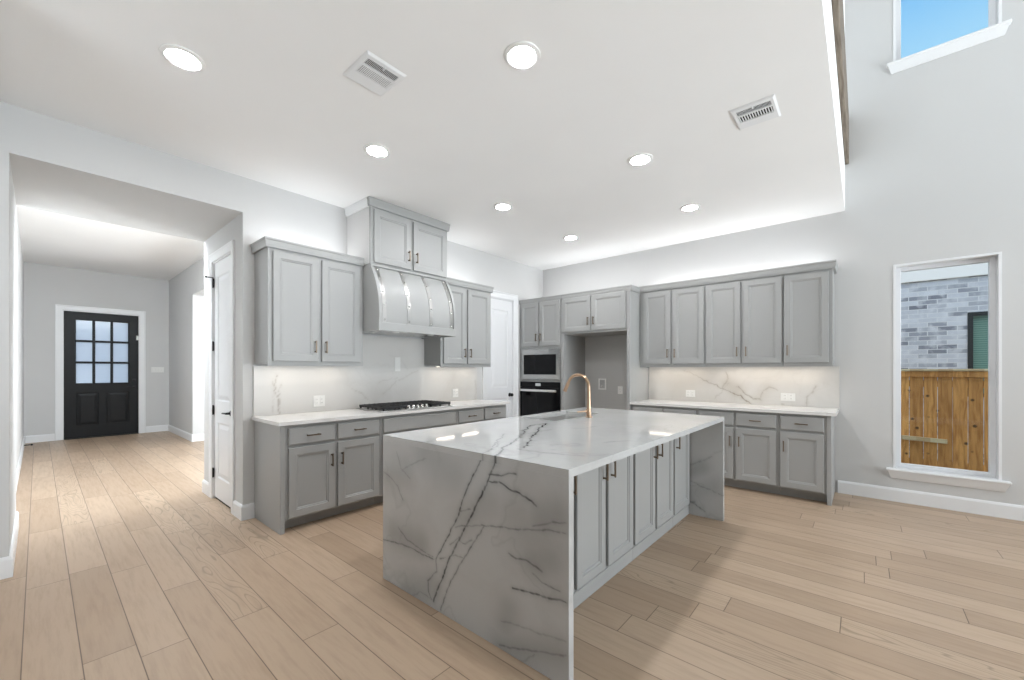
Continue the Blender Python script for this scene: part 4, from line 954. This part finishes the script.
# ------------------------------------------------------------------ light bars under the wall cabinets and strip lights on top of them
def bar(P, u0, u1, label):
    a = P(u0, 0.17, UW0); o = M(); boxP(o, P, u0, u1, 0.145, 0.185, UW0 + 0.004, UW0 + 0.017, 0.002)
    r = thing('light_bar', mid(P, u0, u1, 0.33, UW0 + 0.004), label, 'light')
    o.build('bar_housing', PLASTIC, r)
    q = M(); boxP(q, P, u0 + 0.01, u1 - 0.01, 0.150, 0.180, UW0 + 0.0015, UW0 + 0.004); q.build('diffuser', BAR, r)
    c = P((u0 + u1) / 2, 0.165, UW0 - 0.001); du = abs(u1 - u0)
    along_x = abs(P(1, 0, 0)[0] - P(0, 0, 0)[0]) > 0.5
    l = area_lamp('under_cabinet_lamp', c, 0.03, P_UNDER * du / 0.35, C_WARM, (0, 0, -1), du)
    l.rotation_euler = (0, 0, math.pi / 2 if along_x else 0.0)
bar(PL, 1.33, 1.66, 'slim warm light bar under the left wall cabinet, nearer the closet')
bar(PL, 1.78, 2.08, 'slim warm light bar under the left wall cabinet, nearer the hood')
bar(PL, 3.22, 3.52, 'slim warm light bar under the right-hand cooktop cabinet, nearer the hood')
bar(PL, 3.66, 3.95, 'slim warm light bar under the right-hand cooktop cabinet, nearer the pantry door')
bar(PR, 1.53, 2.23, 'long warm light bar under the right-wall cabinets, nearer the fridge recess')
bar(PR, 0.30, 1.38, 'long warm light bar under the right-wall cabinets, nearer the window')
def top_strip(P, u0, u1, v, w):
    c = P((u0 + u1) / 2, v, w); along_x = abs(P(1, 0, 0)[0] - P(0, 0, 0)[0]) > 0.5
    l = area_lamp('cabinet_top_lamp', c, 0.03, P_TOP * abs(u1 - u0), C_WHITE, (0, 0, 1), abs(u1 - u0))
    l.rotation_euler = (math.pi, 0, math.pi / 2 if along_x else 0.0)
top_strip(PL, 1.33, 2.08, 0.12, UW1 + 0.02); top_strip(PL, 3.22, 3.97, 0.12, UW1 + 0.02)
top_strip(PR, 0.30, 2.25, 0.12, UW1 + 0.02); top_strip(PR, 2.40, 4.05, 0.30, UW1 + 0.02)
pd = bpy.data.lights.new('foyer_fill_lamp', 'POINT'); pd.energy = P_FOYER; pd.color = (0.88, 0.95, 1.0); pd.shadow_soft_size = 0.10  # added point lamp with no visible fixture, brightens the foyer
po = bpy.data.objects.new('foyer_fill_lamp', pd); COL.objects.link(po); po.location = (0.85, 6.0, 3.0)
area_lamp('foyer_fill_panel', (0.85, 5.55, 3.0), 1.7, 122.0, (0.86, 0.94, 1.0), aim=(0, 0.5, -1.0), size_y=0.4)  # added fill panel hidden above the opening, lights the foyer end

# ------------------------------------------------------------------ outlets and switches
def plate(P, u, w, v, wd, ht, label, cat, slots, name='outlet_plate'):
    r = thing(name, P(u, v, w - ht / 2), label, cat)
    m = M(); boxP(m, P, u - wd / 2, u + wd / 2, v + 0.0003, v + 0.006, w - ht / 2, w + ht / 2, 0.002); m.build('cover_plate', PLASTIC, r)
    for du in slots:
        m = M(); boxP(m, P, u + du - 0.017, u + du + 0.017, v + 0.005, v + 0.009, w - 0.034, w + 0.034, 0.0015); f = m.build('receptacle', PLASTIC, r)
        if cat == 'outlet':
            m = M()
            for k in (-1, 1):
                for s_ in (-1, 1): boxP(m, P, u + du + s_ * 0.006 - 0.001, u + du + s_ * 0.006 + 0.001, v + 0.0088, v + 0.0094, w + k * 0.018 - 0.004, w + k * 0.018 + 0.004)
            m.build('slots', DARK, f)
        else:
            m = M(); boxP(m, P, u + du - 0.008, u + du + 0.008, v + 0.0088, v + 0.014, w - 0.022, w + 0.004, 0.002); m.build('rocker', PLASTIC, f)
plate(PL, 1.845, 1.022, SPT, 0.118, 0.112, 'white double outlet on the backsplash left of the cooktop', 'outlet', (-0.026, 0.026))
plate(PL, 3.66, 1.022, SPT, 0.10, 0.112, 'white double outlet on the backsplash right of the cooktop', 'outlet', (-0.024, 0.024))
plate(PL, 2.76, 1.40, SPT, 0.075, 0.165, 'tall blank white plate on the backsplash above the cooktop', 'wall plate', ())
plate(PR, 1.73, 1.02, SPT, 0.118, 0.09, 'white outlet plate on the right backsplash nearer the fridge recess', 'outlet', (-0.026, 0.026))
plate(PR, 0.65, 1.02, SPT, 0.14, 0.09, 'white outlet plate on the right backsplash nearer the window', 'outlet', (-0.030, 0.030))
plate(PR, 2.735, 1.03, 0.016, 0.075, 0.115, 'single pale outlet plate low at the right in the fridge recess', 'outlet', (0,))
plate(PF, 1.68, 1.335, 0.0, 0.21, 0.115, 'wide white switch plate right of the black front door', 'switch', (-0.069, -0.023, 0.023, 0.069), 'switch_plate')
r = thing('water_supply_box', PR(3.03, 0.016, 1.02), 'small recessed white water box on the back of the fridge recess', 'water box')
m = M()
for q in ((2.965, 2.985, 1.03, 1.20), (3.075, 3.095, 1.03, 1.20), (2.985, 3.075, 1.03, 1.05), (2.985, 3.075, 1.18, 1.20)): boxP(m, PR, q[0], q[1], 0.0163, 0.026, q[2], q[3])
m.build('box_frame', PLASTIC, r)
m = M(); boxP(m, PR, 2.985, 3.075, 0.0163, 0.019, 1.05, 1.18); m.build('box_back', mat('grey_plastic', (0.45, 0.45, 0.45), 0.5), r)
M().lathe(PR(3.03, 0.019, 1.085), [(0, 0), (0.012, 0), (0.012, 0.01), (0.007, 0.012), (0.007, 0.024), (0, 0.024)], (-1, 0, 0), 14).build('valve', CHROME, r, 40)

# ------------------------------------------------------------------ wood beam on the upper face of the kitchen's ceiling edge
tag(M().box(-2.9, XW - 0.002, YE - 0.034, YE - 0.0005, 3.545, 4.05, 0.004).build('wood_beam', BEAMWOOD), 'long weathered brown wood beam high on the edge above the kitchen ceiling', 'beam')

# ------------------------------------------------------------------ outside the window: fence, neighbour's house, ground
GZ = -0.45
tag(M().box(XW + 0.18, 16, -9, 12, GZ - 0.1, GZ).build('ground', GROUND), 'bare yard ground between the house and the cedar fence', 'ground', kind='structure')
FXX = 8.0
fn_ = thing('cedar_fence', (FXX, -0.8, GZ), 'brown cedar privacy fence seen through the low window', 'fence')
m = M(); rs = random.Random(4)
for k in range(44):
    y = -3.0 + k * 0.1385; gp = 0.004 if rs.random() < 0.6 else 0.009
    m.box(FXX + rs.uniform(0, 0.004), FXX + 0.018, y + gp / 2, y + 0.1385 - gp / 2, GZ + 0.02, 1.30)
m.build('fence_boards', CEDAR, fn_)
M().box(FXX - 0.03, FXX + 0.07, -3.0, 3.1, 1.315, 1.347, 0.004).build('cap_rail', PALEWOOD, fn_, label='paler flat cap rail')
m = M().box(FXX - 0.018, FXX, -3.0, 3.1, 1.235, 1.315, 0.003); m.build('trim_board', CEDAR, fn_)
for z in (0.0, 1.1): M().box(FXX + 0.0185, FXX + 0.06, -3.0, 3.1, z, z + 0.09).build('back_rail', CEDAR, fn_)
bd = M(); bd.prism([(FXX - 0.04, 0.25, 0.43), (FXX - 0.003, 0.25, 0.43), (FXX - 0.003, 0.25, 0.375), (FXX - 0.04, 0.25, 0.375)], (0, -1.12, -0.035))
tag(bd.build('lumber_piece', PALEWOOD), 'loose pale length of lumber lying across the cedar fence', 'lumber')
HX = 9.8
hs = thing('neighbour_house', (HX, 1.0, GZ), 'whitewashed grey brick house wall standing behind the cedar fence', 'house')
nw = (-2.1, -1.295, 0.9, 2.262)
m = M().box(HX, HX + 0.2, nw[1], 9, GZ, 2.84).box(HX, HX + 0.2, -7, nw[0], GZ, 2.84).box(HX, HX + 0.2, nw[0], nw[1], GZ, nw[2]).box(HX, HX + 0.2, nw[0], nw[1], nw[3], 2.84)
m.build('brick_wall', BRICK, hs)
m = M().box(HX - 0.03, HX + 0.2, -7, 9, 2.84, 3.45, 0.004); m.build('frieze_board', mat('pale_fascia_paint', (0.90, 0.88, 0.85), 0.6), hs)
m = M().prism([(HX - 0.02, -7, 3.45), (HX + 0.2, -7, 3.45), (HX + 5.2, -7, 4.9), (HX + 5.2, -7, 5.0), (HX - 0.02, -7, 3.55)], (0, 16, 0)); m.build('roof', mat('grey_shingles', (0.12, 0.12, 0.13), 0.9), hs)
f = M()
for q in ((nw[0], nw[0] + 0.06, nw[2], nw[3]), (nw[1] - 0.06, nw[1], nw[2], nw[3]), (nw[0] + 0.06, nw[1] - 0.06, nw[2], nw[2] + 0.06), (nw[0] + 0.06, nw[1] - 0.06, nw[3] - 0.06, nw[3])): f.box(HX - 0.012, HX + 0.10, q[0], q[1], q[2], q[3])
wf = f.build('window_frame', mat('black_window_frame', (0.015, 0.018, 0.02), 0.4), hs, label='black window frame')
M().box(HX + 0.04, HX + 0.05, nw[0] + 0.06, nw[1] - 0.06, nw[2] + 0.06, nw[3] - 0.06).build('pane', BLINDGLASS, wf, label='greenish pane with lowered blinds')
